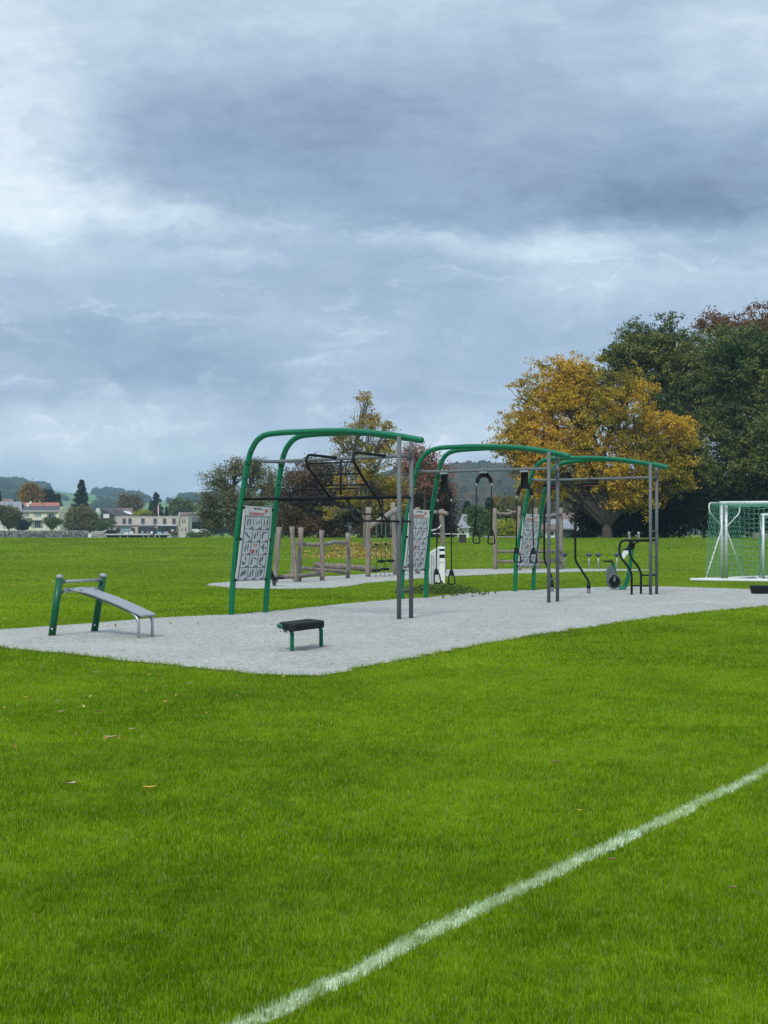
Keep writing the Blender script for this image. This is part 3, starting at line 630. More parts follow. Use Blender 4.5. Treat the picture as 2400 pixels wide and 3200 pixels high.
tree('clipped dark green bush at the corner of the cream house', 'tree', 'boxwood_bush', 458, 70, [(70, 1641, 19, 15)], 260, 16, .6, .25, LM['spruce'], fork=.3, trunk=.15, shell=.3)
tree('small light green tree in front of the cream house', 'tree', 'plum_tree', 456, 164, [(164, 1628, 22, 11), (150, 1630, 13, 9), (178, 1629, 13, 9), (164, 1642, 12, 10)], 300, 14, .6, .26, LM['mid'], fork=.35, trunk=.15)
tree('tan bare-looking tree behind the dark-roofed house', 'tree', 'ash_tree', 545, 405, [(390, 1575, 24, 30), (420, 1572, 26, 28), (405, 1590, 34, 20)], 500, 10, 1.4, .4, LM['tan'], fork=.3, trunk=.35, twigs=10)
tree('low yellow-green bush behind the flat roof', 'tree', 'hazel_bush', 500, 442, [(442, 1606, 28, 9), (455, 1602, 14, 9)], 200, 14, .8, .3, LM['lime'], fork=.3, trunk=.1)
tree('blue-green leafy tree right of the flagpole conifer', 'tree', 'walnut_tree', 620, 570, [(560, 1580, 26, 22), (545, 1592, 20, 16), (590, 1590, 20, 18)], 420, 12, 1.6, .5, LM['mid'], fork=.4, trunk=.4)
tree('bush between the dome bush and the dark gabled house', 'tree', 'laurel_bush', 455, 338, [(338, 1640, 16, 14), (316, 1644, 12, 14), (350, 1632, 10, 8)], 260, 14, .6, .25, LM['mid'], fork=.3, trunk=.1)
tree('green shrub by the parked cars at the old fruit tree', 'tree', 'laurel_bush', 440, 625, [(610, 1672, 26, 7), (640, 1668, 24, 8)], 160, 12, .6, .25, LM['mid'], fork=.3, trunk=.1, limbs=False)
tree('dark green hedge between the modern house and the fruit tree', 'hedge', 'hedge', 480, 610, [(595, 1650, 12, 14), (625, 1646, 24, 16), (655, 1650, 20, 16), (690, 1655, 26, 16), (735, 1652, 30, 20), (785, 1655, 30, 20), (830, 1655, 30, 20)], 700, 12, .9, .3, LM['ever'], fork=.3, trunk=.1, limbs=False)

# ivy and low plants at the foot of the white cabinet post
def low_plants():
    n = 420; a = RNG.normal(0, 1, (n, 2)); c = G(1375, 1853); C = np.stack([c.x + a[:, 0] * .44, c.y + a[:, 1] * .9, .04 + RNG.random(n) * .13 * np.exp(-(a[:, 0] ** 2) / 2)], -1)
    V, Q = leaves(C, 9, .09, .035, flat=.7); V[:, 2] = np.maximum(V[:, 2], .005)
    tag(np_mesh('ground_cover', V, quads=Q, mat=LM['mid']), 'low leafy plants round the foot of the white cabinet post', 'plants', kind='stuff')
low_plants()
def litter(name, label, px0, px1, Y0, Y1, n, mat, size=.07, gauss=True):
    y = RNG.uniform(Y0, Y1, n); mid = (px0 + px1) / 2; w = (px1 - px0) / 2
    px = mid + np.clip(RNG.normal(0, .5, n), -1, 1) * w if gauss else RNG.uniform(px0, px1, n)
    x = (px - 1200) / F * y; z = terr(x, y) + .045; C = np.stack([x, y, z], -1)
    V, Q = leaves(C, 1, .01, size, flat=.1); tag(np_mesh(name, V, quads=Q, mat=mat), label, 'leaves', kind='stuff')
M['litter'] = leaf_material('fallen_leaf_litter', [(.16, .08, .03), (.38, .24, .06), (.5, .4, .14)], .6, .2)
litter('leaf_litter', 'brown and yellow leaves fallen under the young tree', 930, 1330, 82, 118, 2600, M['litter'], .09)
litter('leaf_litter', 'sparse fallen leaves scattered over the left of the field', 0, 620, 24, 62, 130, M['litter'], .035, False)
litter('leaf_litter', 'sparse fallen leaves on the gravel edge', 300, 1500, 17, 30, 26, M['litter'], .018, False)
litter('leaf_litter', 'tiny leaves dropped on the near lawn', 0, 900, 9, 16, 28, M['litter'], .022, False)
def fallen_leaf(px, py, label, mat, s, rot):
    g = G(px, py, .035); mb = MB(); n = 7; vs = []
    for i in range(n):
        t = i / (n - 1) * 2 - 1; w = s * .42 * (1 - t * t) ** .7; x = t * s; z = .35 * s * t * t
        for k in (-1, 0, 1): vs.append((x, k * w, z + abs(k) * w * .5))
    q = Matrix.Rotation(rot, 3, 'Z'); vs = [g + q @ Vector(v) for v in vs]
    mb.add(vs, [(i * 3 + k, i * 3 + k + 1, i * 3 + k + 4, i * 3 + k + 3) for i in range(n - 1) for k in (0, 1)])
    o = obj('fallen_leaf', mb, mat, origin=g); o.modifiers.new('thickness', 'SOLIDIFY').thickness = .0012
    tag(o, label, 'leaf', 'fallen leaves on the near lawn')
LY, LB, LP = material('yellow_leaf', (.62, .40, .03), .6, .2, 60), material('brown_leaf', (.22, .11, .05), .7, .3, 60), material('pale_leaf', (.45, .34, .22), .7, .2, 60)
for px, py, lb, m_, s, r in [
    (467, 2463, 'bright yellow leaf, the brightest on the near lawn', LY, .042, .2), (223, 2450, 'pale round leaf left of the bright yellow leaf', LP, .036, .9),
    (344, 2306, 'long pale leaf lying flat, largest of the upper left lawn', LP, .05, .1), (413, 2280, 'thin pale leaf just right of and beyond the long pale one', LP, .034, -.2),
    (230, 2296, 'curled brown leaf left of the long pale one', LB, .034, .6), (308, 2225, 'dark brown leaf level with a cream leaf at the left', LB, .034, .3),
    (190, 2225, 'cream leaf level with the dark brown one at the left', LP, .034, .0), (180, 2192, 'cream curled leaf farthest up of the left pair', LP, .03, .4),
    (80, 2180, 'yellow leaf close to the left edge of the picture', LY, .03, .1), (87, 2147, 'reddish brown leaf just beyond the yellow one near the left edge', LB, .034, .8),
    (590, 2137, 'tan leaf alone near the gravel edge at the centre left', LP, .034, .5), (133, 2085, 'pale leaf close to the gravel at the left', LP, .036, .0),
    (299, 2102, 'pale brown leaf close to the gravel, right of the left bench post', LP, .036, .1), (1734, 2384, 'brown and cream leaf right of centre on the near lawn', LB, .036, -.4),
    (1811, 2533, 'tiny yellow leaf above the white line', LY, .018, -.5), (1911, 2687, 'brown leaf just below the white line', LB, .026, .2), (2290, 2775, 'brown leaf nearest the lower right corner', LB, .022, .2)]:
    fallen_leaf(px, py, lb, m_, s, r)
# ------------------------------------------------------------------ exercise rigs
def text_geo(body, size, bold=.0):
    cu = bpy.data.curves.new('lettering', 'FONT'); cu.body = body; cu.size = size; cu.offset = bold; cu.align_x = 'CENTER'; cu.resolution_u = 3
    ob = bpy.data.objects.new('lettering', cu); me = ob.to_mesh(); v = [(p.co.x, p.co.y) for p in me.vertices]; f = [tuple(q.vertices) for q in me.polygons]
    ob.to_mesh_clear(); bpy.data.objects.remove(ob); bpy.data.curves.remove(cu); return v, f
def sign(root, TL, TR, BL, BR, label):
    TL, TR, BL, BR = map(Vector, (TL, TR, BL, BR)); nrm = (BR - BL).cross(TL - BL).normalized()
    if nrm.y > 0: nrm = -nrm
    W, H = .60, 1.47           # panel units in metres for the artwork
    bowl = .015
    def m(u, v, o=0.0):
        a = BL.lerp(BR, u).lerp(TL.lerp(TR, u), v); return a + nrm * (o + bowl * 4 * v * (1 - v))
    mb = MB(); n = 10; vs = []
    for o in (.0, -.008):
        for i in range(n + 1): vs += [m(0, i / n, o), m(1, i / n, o)]
    k = 2 * (n + 1); fs = []
    for i in range(n): a = 2 * i; fs += [(a, a + 1, a + 3, a + 2), (k + a, k + a + 2, k + a + 3, k + a + 1), (a, a + 2, k + a + 2, k + a), (a + 1, k + a + 1, k + a + 3, a + 3)]
    fs += [(0, k, k + 1, 1), (2 * n, 2 * n + 1, k + 2 * n + 1, k + 2 * n)]
    mb.add(vs, fs, True); pn = obj('sign_panel', mb, M['panel'], root); tag(pn, label)
    def put(mb, poly, o, flip=False):
        mb.add([m(x, y, o) for x, y in poly], [tuple(range(len(poly)))], True)
    def rect(mb, x0, y0, x1, y1, o):
        q = max(1, int((y1 - y0) / .12 + .99))
        for i in range(q):
            a, b = lerp(y0, y1, i / q), lerp(y0, y1, (i + 1) / q); put(mb, [(x0, a), (x1, a), (x1, b), (x0, b)], o)
    fr, cl, fig, wed, red = MB(), MB(), MB(), MB(), MB()
    gx0, gx1, gy0, gy1 = .085, .93, .012, .865
    rect(fr, gx0 - .014, gy0 - .005, gx1 + .014, gy1 + .007, .003)
    cw, ch = (gx1 - gx0) / 3, (gy1 - gy0) / 5; rs = random.Random(4)
    def seg(mb, x0, y0, x1, y1, w, cx, cy, o):
        d = Vector(((x1 - x0) * W * cw, (y1 - y0) * H * ch)); nn = Vector((-d.y, d.x)).normalized() * w; nx, ny = nn.x / W, nn.y / H
        a, b = (cx + x0 * cw, cy + y0 * ch), (cx + x1 * cw, cy + y1 * ch)
        put(mb, [(a[0] - nx * .5, a[1] - ny * .5), ((a[0] + b[0]) / 2 - nx, (a[1] + b[1]) / 2 - ny), (b[0] - nx * .6, b[1] - ny * .6), (b[0] + nx * .6, b[1] + ny * .6), ((a[0] + b[0]) / 2 + nx, (a[1] + b[1]) / 2 + ny), (a[0] + nx * .5, a[1] + ny * .5)], o)
    poses = [[(.3, .25, .32, .8), (.62, .25, .6, .8)], [(.3, .55, .45, .45), (.6, .7, .75, .5)], [(.3, .2, .35, .8), (.65, .3, .75, .85)], [(.1, .8, .5, .45), (.5, .45, .75, .35)], [(.3, .25, .35, .7), (.6, .5, .65, .85)], [(.25, .25, .3, .85), (.35, .75, .75, .8)],
             [(.3, .25, .35, .75), (.6, .3, .65, .85)], None, [(.5, .25, .55, .9), (.25, .5, .4, .7), (.7, .6, .85, .5)], [(.2, .5, .3, .25), (.3, .25, .55, .4), (.5, .85, .55, .6)], [(.25, .2, .35, .8), (.55, .8, .8, .65)], [(.25, .3, .35, .8), (.5, .5, .6, .85), (.3, .25, .5, .2)],
             [(.2, .3, .3, .65), (.4, .35, .48, .75), (.62, .4, .72, .8)], [(.25, .2, .35, .7), (.6, .3, .6, .9)], [(.2, .2, .25, .75), (.45, .55, .5, .85), (.55, .3, .7, .85)]]
    for r in range(5):
        for c in range(3):
            x, y = gx0 + c * cw, gy1 - (r + 1) * ch; rect(cl, x + .010, y + .004, x + cw - .010, y + ch - .004, .005)
            if poses[r * 3 + c] is None:
                rect(red, x + .06, y + ch * .80, x + cw - .06, y + ch * .87, .008); rect(red, x + .08, y + ch * .64, x + cw - .08, y + ch * .70, .008)
                rect(red, x + .03, y + ch * .12, x + cw * .45, y + ch * .42, .008); rect(fig, x + .03, y + ch * .10, x + cw * .3, y + ch * .28, .009); seg(fig, .72, .1, .75, .42, .014, x, y, .009)
                continue
            for q in poses[r * 3 + c]:
                seg(fig, *q, rs.uniform(.011, .017), x, y, .008)
                hx, hy = x + (q[2] + (q[2] - q[0]) * .12) * cw, y + (q[3] + (q[3] - q[1]) * .14 + .02) * ch; put(fig, [(hx + .013 * math.cos(a), hy + .006 * math.sin(a)) for a in np.linspace(0, 6.28, 7)[:-1]], .008)
            put(wed, [(x + cw * .52, y + .005), (x + cw - .012, y + .005), (x + cw - .012, y + ch * .17), (x + cw * .75, y + ch * .17)], .008)
    v, f = text_geo('KOMPAN', 1, .035); xs = [a for a, _ in v]; s = .50 / (max(xs) - min(xs))
    red.add([m(.46 + a * s, .885 + b * s * W / H * .95, .006) for a, b in v], f, True)
    for (a, b, c, d) in [(.74, .925, .78, .96), (.73, .955, .84, .945), (.77, .95, .79, .975), (.78, .955, .76, .915), (.79, .955, .83, .935)]:
        dx, dy = (c - a) * W, (d - b) * H; L = math.hypot(dx, dy); nx, ny = -dy / L * .009 / W, dx / L * .009 / H
        put(red, [(a - nx, b - ny), (c - nx, d - ny), (c + nx, d + ny), (a + nx, b + ny)], .007)
    put(fig, [(.37, .955), (.43, .955), (.41, .968), (.43, .983), (.38, .983), (.355, .968)], .006)
    rect(fig, .45, .972, .60, .980, .006); rect(fig, .45, .958, .66, .967, .006)
    for nm, b_, mt in (('grid', fr, 'ink'), ('picture_cell', cl, 'cell'), ('pictogram', fig, 'ink'), ('cell_corner', wed, 'inkgrey'), ('lettering', red, 'red')):
        obj(nm, b_, M[mt], pn)
    for (u, v_) in ((0, .975), (1, .965), (-.01, .56), (1.01, .56), (0, .02), (1, .02)):
        c = m(u, v_, .0); obj('bolt', MB().lathe([(.0, .03), (.022, .026), (.026, .0), (.026, -.02)][::-1], c, nrm, 10), M['black'], pn)

def rig(d):
    ya, yb = d['YA'], d['YB']; (xA, xB), xe = d['x0'], d['x1']; yga, ygb = d['YG']
    YA = lambda x: lerp(ya, d['YE'][0], (x - xA) / (xe - xA)); YB = lambda x: lerp(yb, d['YE'][1], (x - xB) / (xe - xB))
    a, b = G(*d['A'][0]), G(*d['B'][0]); foot = (a + b) / 2
    root = thing('exercise_rig', d['label'], 'exercise rig', foot, 'green arched exercise rigs')
    def up(pts, f): return [P(x, y, f(x)) for x, y in pts]
    for pts, f, R in ((d['A'], YA, .052), (d['B'], YB, .052)):
        q = up(pts, f); q[0].z = -.05; q = smooth_path(q, 5); ar = obj('arch', MB().tube(q, R, 16, rnd=True), M['green'], root)
        for k in (.28, .55, .72):
            pt = q[int(len(q) * k * .55)]; obj('bolt', MB().lathe([(0, -.066), (.016, -.062), (.016, 0)], pt, (0, 1, 0), 8), M['black'], ar)
        obj('clamp', MB().lathe([(.056, -.05), (.060, -.045), (.060, .045), (.056, .05)], q[int(len(q) * .36)], (q[int(len(q) * .36) + 1] - q[int(len(q) * .36)]), 16), M['green_dark'], ar)
    gp = []
    for (xb, yb_, xt, yt), Y in zip(d['posts'], (yga, ygb)):
        g = G(xb, yb_); g.z = -.05; t = P(xt, yt - 6, Y); gp.append((g, t)); obj('post', MB().tube([g, t], .0385, 14), M['grey'], root)
    (g1, t1), (g2, t2) = gp
    def on(i, y): g, t = gp[i]; Y = (yga, ygb)[i]; z = P(1200, y, Y).z; k = (z - g.z) / (t.z - g.z); return g.lerp(t, k)
    for y, r, mt in d['rungs']:
        p, q = on(0, y), on(1, y); q.z = p.z; obj('rung', MB().tube([p, q], r, 10), M[mt], root)
    p = P(*d['beam'][0], YA(d['beam'][0][0])); mid = P(*d['beam'][1], lerp(YA(d['beam'][1][0]), yga, .1)); e = on(0, d['beam'][2][1]); e2 = on(1, d['beam'][2][1]); e2.z = e.z
    bm_ = obj('crossbeam', MB().tube(round_path([p, mid, e, e2], .1), .031, 12), M['grey'], root)
    bB = P(d['beam'][0][0] + (xB - xA) * .80, d['beam'][0][1] + 8, YB(d['beam'][0][0] + (xB - xA) * .8))
    obj('side_beam', MB().tube([bB, mid.lerp(e, .04)], .031, 12), M['grey'], root)
    return root, YA, YB, on, (p, mid, e, e2)

# --- rig 1
r1, YA1, YB1, on1, bm1 = rig(dict(label='nearest green arched rig, carrying black pull-up and monkey bars', YA=27.9, YB=28.75, x0=(722, 829), x1=1319, YE=(26.4, 26.75), YG=(26.48, 26.8),
    A=[(722, 1922.5), (726, 1850), (731, 1780), (741, 1664), (751, 1590), (762, 1519), (771, 1465), (781, 1420), (789, 1400), (800, 1381), (815, 1367), (834, 1358), (882, 1352), (950, 1349), (1013, 1347), (1078, 1346.5), (1157, 1351.5), (1230, 1360), (1319, 1375)],
    B=[(829, 1915), (834, 1850), (840, 1780), (853, 1650), (866, 1560), (872, 1504), (882, 1440), (892, 1408), (904, 1388), (920, 1372), (942, 1362), (984, 1357), (1040, 1354), (1100, 1352), (1157, 1355), (1230, 1364), (1319, 1377)],
    posts=[(1247, 1937, 1247.5, 1370), (1284.5, 1933.5, 1285.5, 1374)], rungs=[(1772, .019, 'grey'), (1845, .019, 'grey')], beam=[(790, 1438), (850, 1443), (1247, 1425)]))
sign(r1, P(762, 1580, 27.75), P(852, 1586, 28.6), P(734.5, 1817, 27.8), P(827.5, 1814, 28.65), 'white exercise board with red lettering, fully visible')
def black(pts, r=.019, name='pull_up_bar', n=4): return obj(name, MB().tube(round_path([P(*p) for p in pts], .08, n), r, 10), M['black'], r1)
yl = lambda x: lerp(27.8, 26.48, (x - 763) / (1247 - 763))
lowA = P(763, 1560, YA1(763)); lowAe = on1(0, 1552); lowB = P(860, 1563, YB1(860)); lowBe = on1(1, 1553)
obj('lower_beam', MB().tube([lowA, lowAe], .026, 10), M['black'], r1); obj('lower_beam', MB().tube([lowB, lowBe], .026, 10), M['black'], r1)
p, q = on1(0, 1554), on1(1, 1554); q.z = p.z; obj('lower_beam', MB().tube([p, q], .022, 10), M['black'], r1)
for x0, dx in ((0, 0), (140, 0)):
    t = x0 / 140; Yb = lerp(27.1, 26.7, t); yo = -6 * t
    black([(lerp(1074, 1222, t), lerp(1433, 1427, t), Yb - .05), (lerp(961, 1104, t), lerp(1420.5, 1413, t), Yb - .55), (lerp(955, 1105, t), lerp(1448, 1441, t), Yb - .62), (lerp(983, 1129, t), lerp(1489, 1486, t), Yb - .4), (lerp(1029, 1172, t), lerp(1551, 1549, t), yl(lerp(1029, 1172, t)) - .02)], .024, 'monkey_bar_rail', 6)
for (x0, y0, x1, y1, o) in ((964, 1449.5, 1106, 1442.5, .6), (986, 1485, 1122, 1480, .42), (1006, 1517, 1143, 1514.5, .22)):
    black([(x0, y0, 27.1 - o), (x1, y1, 26.7 - o)], .014, 'monkey_bar')
black([(1065, 1436, 27.0), (1065, 1547, 26.98)], .017, 'strut')
black([(905, 1553, 28.0), (917, 1529, 28.15), (1122, 1526, 27.9), (1108, 1550, 27.6)], .017, 'ladder_rail', 6)
for x0, x1 in ((968, 984), (1041, 1053)): black([(x0, 1550, lerp(28, 27.6, .3)), (x1, 1528, 28.05)], .014, 'ladder_rung')
black([(1086, 1557, 26.95), (1101, 1610, 26.7), (1112, 1627, 26.65), (1247, 1629, 26.42)], .019, 'pull_up_bar', 6)
black([(1181, 1558, 26.7), (1198, 1612, 26.5), (1212, 1629, 26.4)], .019, 'pull_up_bar')
black([(1102, 1605.5, 26.7), (1197, 1607.5, 26.5)], .014); black([(1194, 1557, 26.7), (1194, 1629, 26.45)], .017, 'strut')
p, q = on1(0, 1629), on1(1, 1630); q.z = p.z; obj('rung', MB().tube([p, q], .019, 10), M['black'], r1)
for cx in (936, 998):
    Yh = yl(cx) + .3; h = obj('ring_grip', MB().tube(smooth_path([P(cx - 12, 1573, Yh), P(cx - 6, 1580, Yh), P(cx + 1, 1581.5, Yh), P(cx + 9, 1576, Yh), P(cx + 11, 1566, Yh), P(cx + 11, 1560, Yh)], 4), .011, 8), M['black'], r1)
    c = P(cx - 16, 1573, Yh - .02); obj('ball_grip', MB().blob(c, (.038,) * 3, 1, 0), M['black'], r1); obj('strut', MB().tube([P(cx - 16, 1573, Yh), P(cx - 16, 1560, Yh)], .01, 8), M['black'], r1)

# --- rig 2
r2, YA2, YB2, on2, bm2 = rig(dict(label='middle green arched rig with black straps hanging from its beam', YA=34.6, YB=35.2, x0=(1255, 1329.5), x1=1777, YE=(32.6, 32.95), YG=(32.73, 33.3),
    A=[(1255, 1873.5), (1257, 1810), (1258.6, 1758), (1264, 1674), (1274, 1606), (1286, 1539), (1295, 1495), (1302, 1471), (1312, 1444), (1328, 1421), (1342, 1410), (1360, 1403), (1388, 1398.5), (1430, 1396.5), (1476, 1394.5), (1577, 1396), (1645, 1401), (1712, 1411), (1777, 1425)],
    B=[(1329.5, 1870), (1332, 1810), (1334.5, 1758), (1341, 1657), (1350, 1589), (1360, 1532), (1370, 1481), (1376, 1456), (1385, 1434), (1402, 1416), (1429, 1407.5), (1476, 1403.5), (1544, 1400), (1600, 1400), (1645, 1404), (1712, 1414), (1777, 1427)],
    posts=[(1715, 1885, 1715, 1418), (1742, 1881.5, 1742, 1425)], rungs=[(1750, .019, 'grey'), (1810, .019, 'grey'), ], beam=[(1309, 1472), (1340, 1474.5), (1715, 1464.5)]))
sign(r2, P(1279, 1591, 34.35), P(1344, 1594.5, 35.0), P(1260.5, 1786.5, 34.5), P(1324, 1784, 35.1), 'white exercise board partly behind the nearest ladder posts')
def beam_at(bm, px):
    (p, mid, e, _) = bm; best = min((mid.lerp(e, k / 200) for k in range(-10, 201)), key=lambda v: abs(v.x / v.y * F + 1200 - px)); return best
def trainer(px, plate, arm_w, arm_drop, rope, rope_y, han, label, x_low):
    c = beam_at(bm2, px); Y = c.y; s = Y / F; ax = (bm2[2] - bm2[1]).normalized(); ax.z = 0; ax.normalize()
    root = thing('suspension_trainer', label, 'suspension trainer', (c.x, c.y, P(px, han[1], Y).z), 'strap trainers hanging from the middle rig')
    def Q(dx, dz, o=0): return c + ax * dx + Vector((0, 0, dz)) + Vector((0, o, 0))
    obj('beam_clamp', MB().bar(Q(-.09, -.045), Q(.09, -.045), .09, .035), M['steel'], root, bevel=.004); 
    for k in (-.05, .05): obj('bolt', MB().lathe([(.012, .02), (.014, .045), (.006, .055)], Q(k, 0), (0, 0, 1), 8), M['steel'], root)
    pl = plate * s; w = .085; aw = arm_w * s; ad = arm_drop * s; zt = -.062
    poly = [(-w, zt), (w, zt), (w, -pl + ad * .55 - .0), (aw * .55, -pl + .02), (aw + .02, -pl - ad + .02), (aw + .03, -pl - ad - .07), (aw - .05, -pl - ad - .08), (aw * .48, -pl - ad * .38 - .03), (w * .7, -pl - ad * .12 - .055)]
    poly += [(-x, z) for x, z in poly[::-1]]; poly = [p_ for i, p_ in enumerate(poly) if i == 0 or p_ != poly[i - 1]]
    obj('bracket', MB().prism([Q(x, z, -.02) for x, z in poly], (0, .04, 0)), M['black'], root, bevel=.006)
    for sgn, xl, yr in zip((-1, 1), x_low, rope_y):
        t = Q(sgn * aw, -pl - ad - .04); obj('shackle', MB().tube([t, t - Vector((0, 0, .10))], .018, 8), M['steel'], root)
        e = P(xl, yr, Y - .02); st = obj('strap', MB().tube([t - Vector((0, 0, .1)), e], .013, 8), M['black'], root)
        zb = P(xl, yr + (han[1] - han[0]), Y).z; hh = e.z - zb; tilt = Vector((sgn * -.0, 0, 0)) if sgn > 0 else Vector((.03, 0, 0))
        top = [(-.035, 0), (.035, 0), (.055, -hh * .2), (.075, -hh * .42), (-.075, -hh * .42), (-.055, -hh * .2)]
        h = obj('handle', MB().prism([e + ax * (x + tilt.x * -z / hh * 1.2) + Vector((0, -.02, z)) for x, z in top], (0, .045, 0)), M['rubber'], root, bevel=.008)
        lp = [(-.062, -hh * .40), (-.085, -hh * .95), (-.02, -hh), (.085, -hh * .97), (.068, -hh * .40)]
        obj('grip_loop', MB().tube(round_path([e + ax * (x + tilt.x * -z / hh * 1.2) + Vector((0, 0, z)) for x, z in lp], .04), .016, 8), M['black'], h)
trainer(1389, 52, 24, 24, None, (1777, 1780), (1777, 1823), 'left strap trainer, long bracket and lowest handles', (1363, 1411))
trainer(1511.7, 12, 26, 18, None, (1652, 1654), (1652, 1698), 'middle strap trainer, short bracket and highest handles', (1485, 1535.5))
trainer(1640, 50, 26, 22, None, (1711, 1713), (1711, 1757), 'right strap trainer beside the ladder posts, hanging mid-height', (1613, 1667))

# --- rig 3
r3, YA3, YB3, on3, bm3 = rig(dict(label='farthest green arched rig with curved poles under round discs', YA=39.14, YB=39.8, x0=(1609, 1666), x1=2086, YE=(36.8, 37.1), YG=(36.92, 37.2),
    A=[(1609, 1849.5), (1611, 1800), (1613, 1758), (1621, 1691), (1631, 1640), (1644, 1572), (1654, 1512), (1662, 1483), (1675, 1458), (1692, 1443), (1712, 1436), (1746, 1432), (1813, 1431), (1871, 1431.5), (1929, 1435.5), (1987, 1443), (2045, 1452), (2086, 1460)],
    B=[(1666, 1846), (1668, 1800), (1670, 1758), (1679, 1691), (1687, 1633), (1696, 1572), (1706, 1525), (1713, 1497), (1724, 1471), (1738, 1456), (1760, 1447.5), (1800, 1441), (1871, 1436.5), (1929, 1438.5), (1987, 1445.5), (2045, 1454), (2086, 1462)],
    posts=[(2033, 1860, 2032.5, 1455), (2052, 1858, 2052, 1461)], rungs=[(1660, .017, 'grey'), (1698, .017, 'grey'), (1740, .017, 'grey'), (1793, .017, 'grey')], beam=[(1660, 1497), (1684, 1501.5), (2032, 1492)]))
sign(r3, P(1636.5, 1604, 38.95), P(1687, 1609.5, 39.6), P(1617, 1771, 39.05), P(1668, 1773.5, 39.7), 'white exercise board seen past the strap handles')
def black3(pts, r, name, parent=r3, rr=.1): return obj(name, MB().tube(round_path([p_ if isinstance(p_, Vector) else P(*p_) for p_ in pts], rr), r, 10), M['black'], parent)
for cx, top, pts, Yb, hw in ((1842, 1511, [(1839.6, 1522), (1839, 1541), (1797.7, 1602.5), (1797.7, 1751.6), (1839.6, 1816.7), (1839.6, 1832)], 37.76, 31), (1723, 1516, [(1722, 1528), (1720, 1545), (1701, 1602.5), (1701, 1750), (1725, 1805), (1725, 1828)], 38.8, 28)):
    pole = black3([(x, y, Yb) for x, y in pts], .028, 'curved_pole'); c = P(cx, top, Yb); R = hw * Yb / F
    obj('pole_disc', MB().lathe([(.03, -.10), (.10, -.085), (R * .6, -.055), (R * .97, -.03), (R, 0), (R * .96, .022), (R * .3, .05), (.05, .065), (.04, .12)], c, (0, 0, 1), 28), M['rubber'], pole)
    obj('warning_stripe', MB().lathe([(R * .45, -.068), (R * .7, -.05), (R * .70, -.053), (R * .45, -.072)], c, (0, 0, 1), 20), M['pink'], pole)
    x, y = pts[-1]; g = G(x, 1855.7 if cx > 1800 else 1850); g.x = P(x, y, Yb).x; g.y = Yb; t = P(x, y - 12, Yb)
    obj('pole_socket', MB().lathe([(.05, -.03), (.046, .0), (.044, g.z * 0 + .16)], (g.x, g.y, 0), (0, 0, 1), 14), M['grey'], pole)
    obj('pole_sleeve', MB().tube([(g.x, g.y, .15), (g.x, g.y, t.z - .14), (g.x, g.y, t.z)], [.058, .052, .032], 14), M['rubber'], pole)
e = on3(0, 1689.4); black3([e.copy(), (1937, 1688, 37.0), (1935, 1735.6, 36.95), (1974, 1784.8, 36.95), (1974, 1860.5, 36.95)], .028, 'dip_bar', rr=.16)
e = on3(1, 1688); black3([e.copy(), (1967, 1688, 37.5), (1966, 1735.6, 37.5), (2003, 1782, 37.5), (2003, 1857, 37.5)], .028, 'dip_bar', rr=.16)
obj('hand_grip', MB().tube([P(1985, 1688.5, 37.2), P(2012, 1688.6, 37.05)], .034, 10), M['rubber'], r3)
e = on3(0, 1831); obj('foot_rest', MB().tube([P(1975, 1830.6, 36.95), e], .02, 8), M['black'], r3); e = on3(1, 1798); obj('foot_rest', MB().tube([P(2004, 1797.5, 37.45), e], .02, 8), M['black'], r3)
p_, q_ = on3(0, 1796), on3(1, 1796)
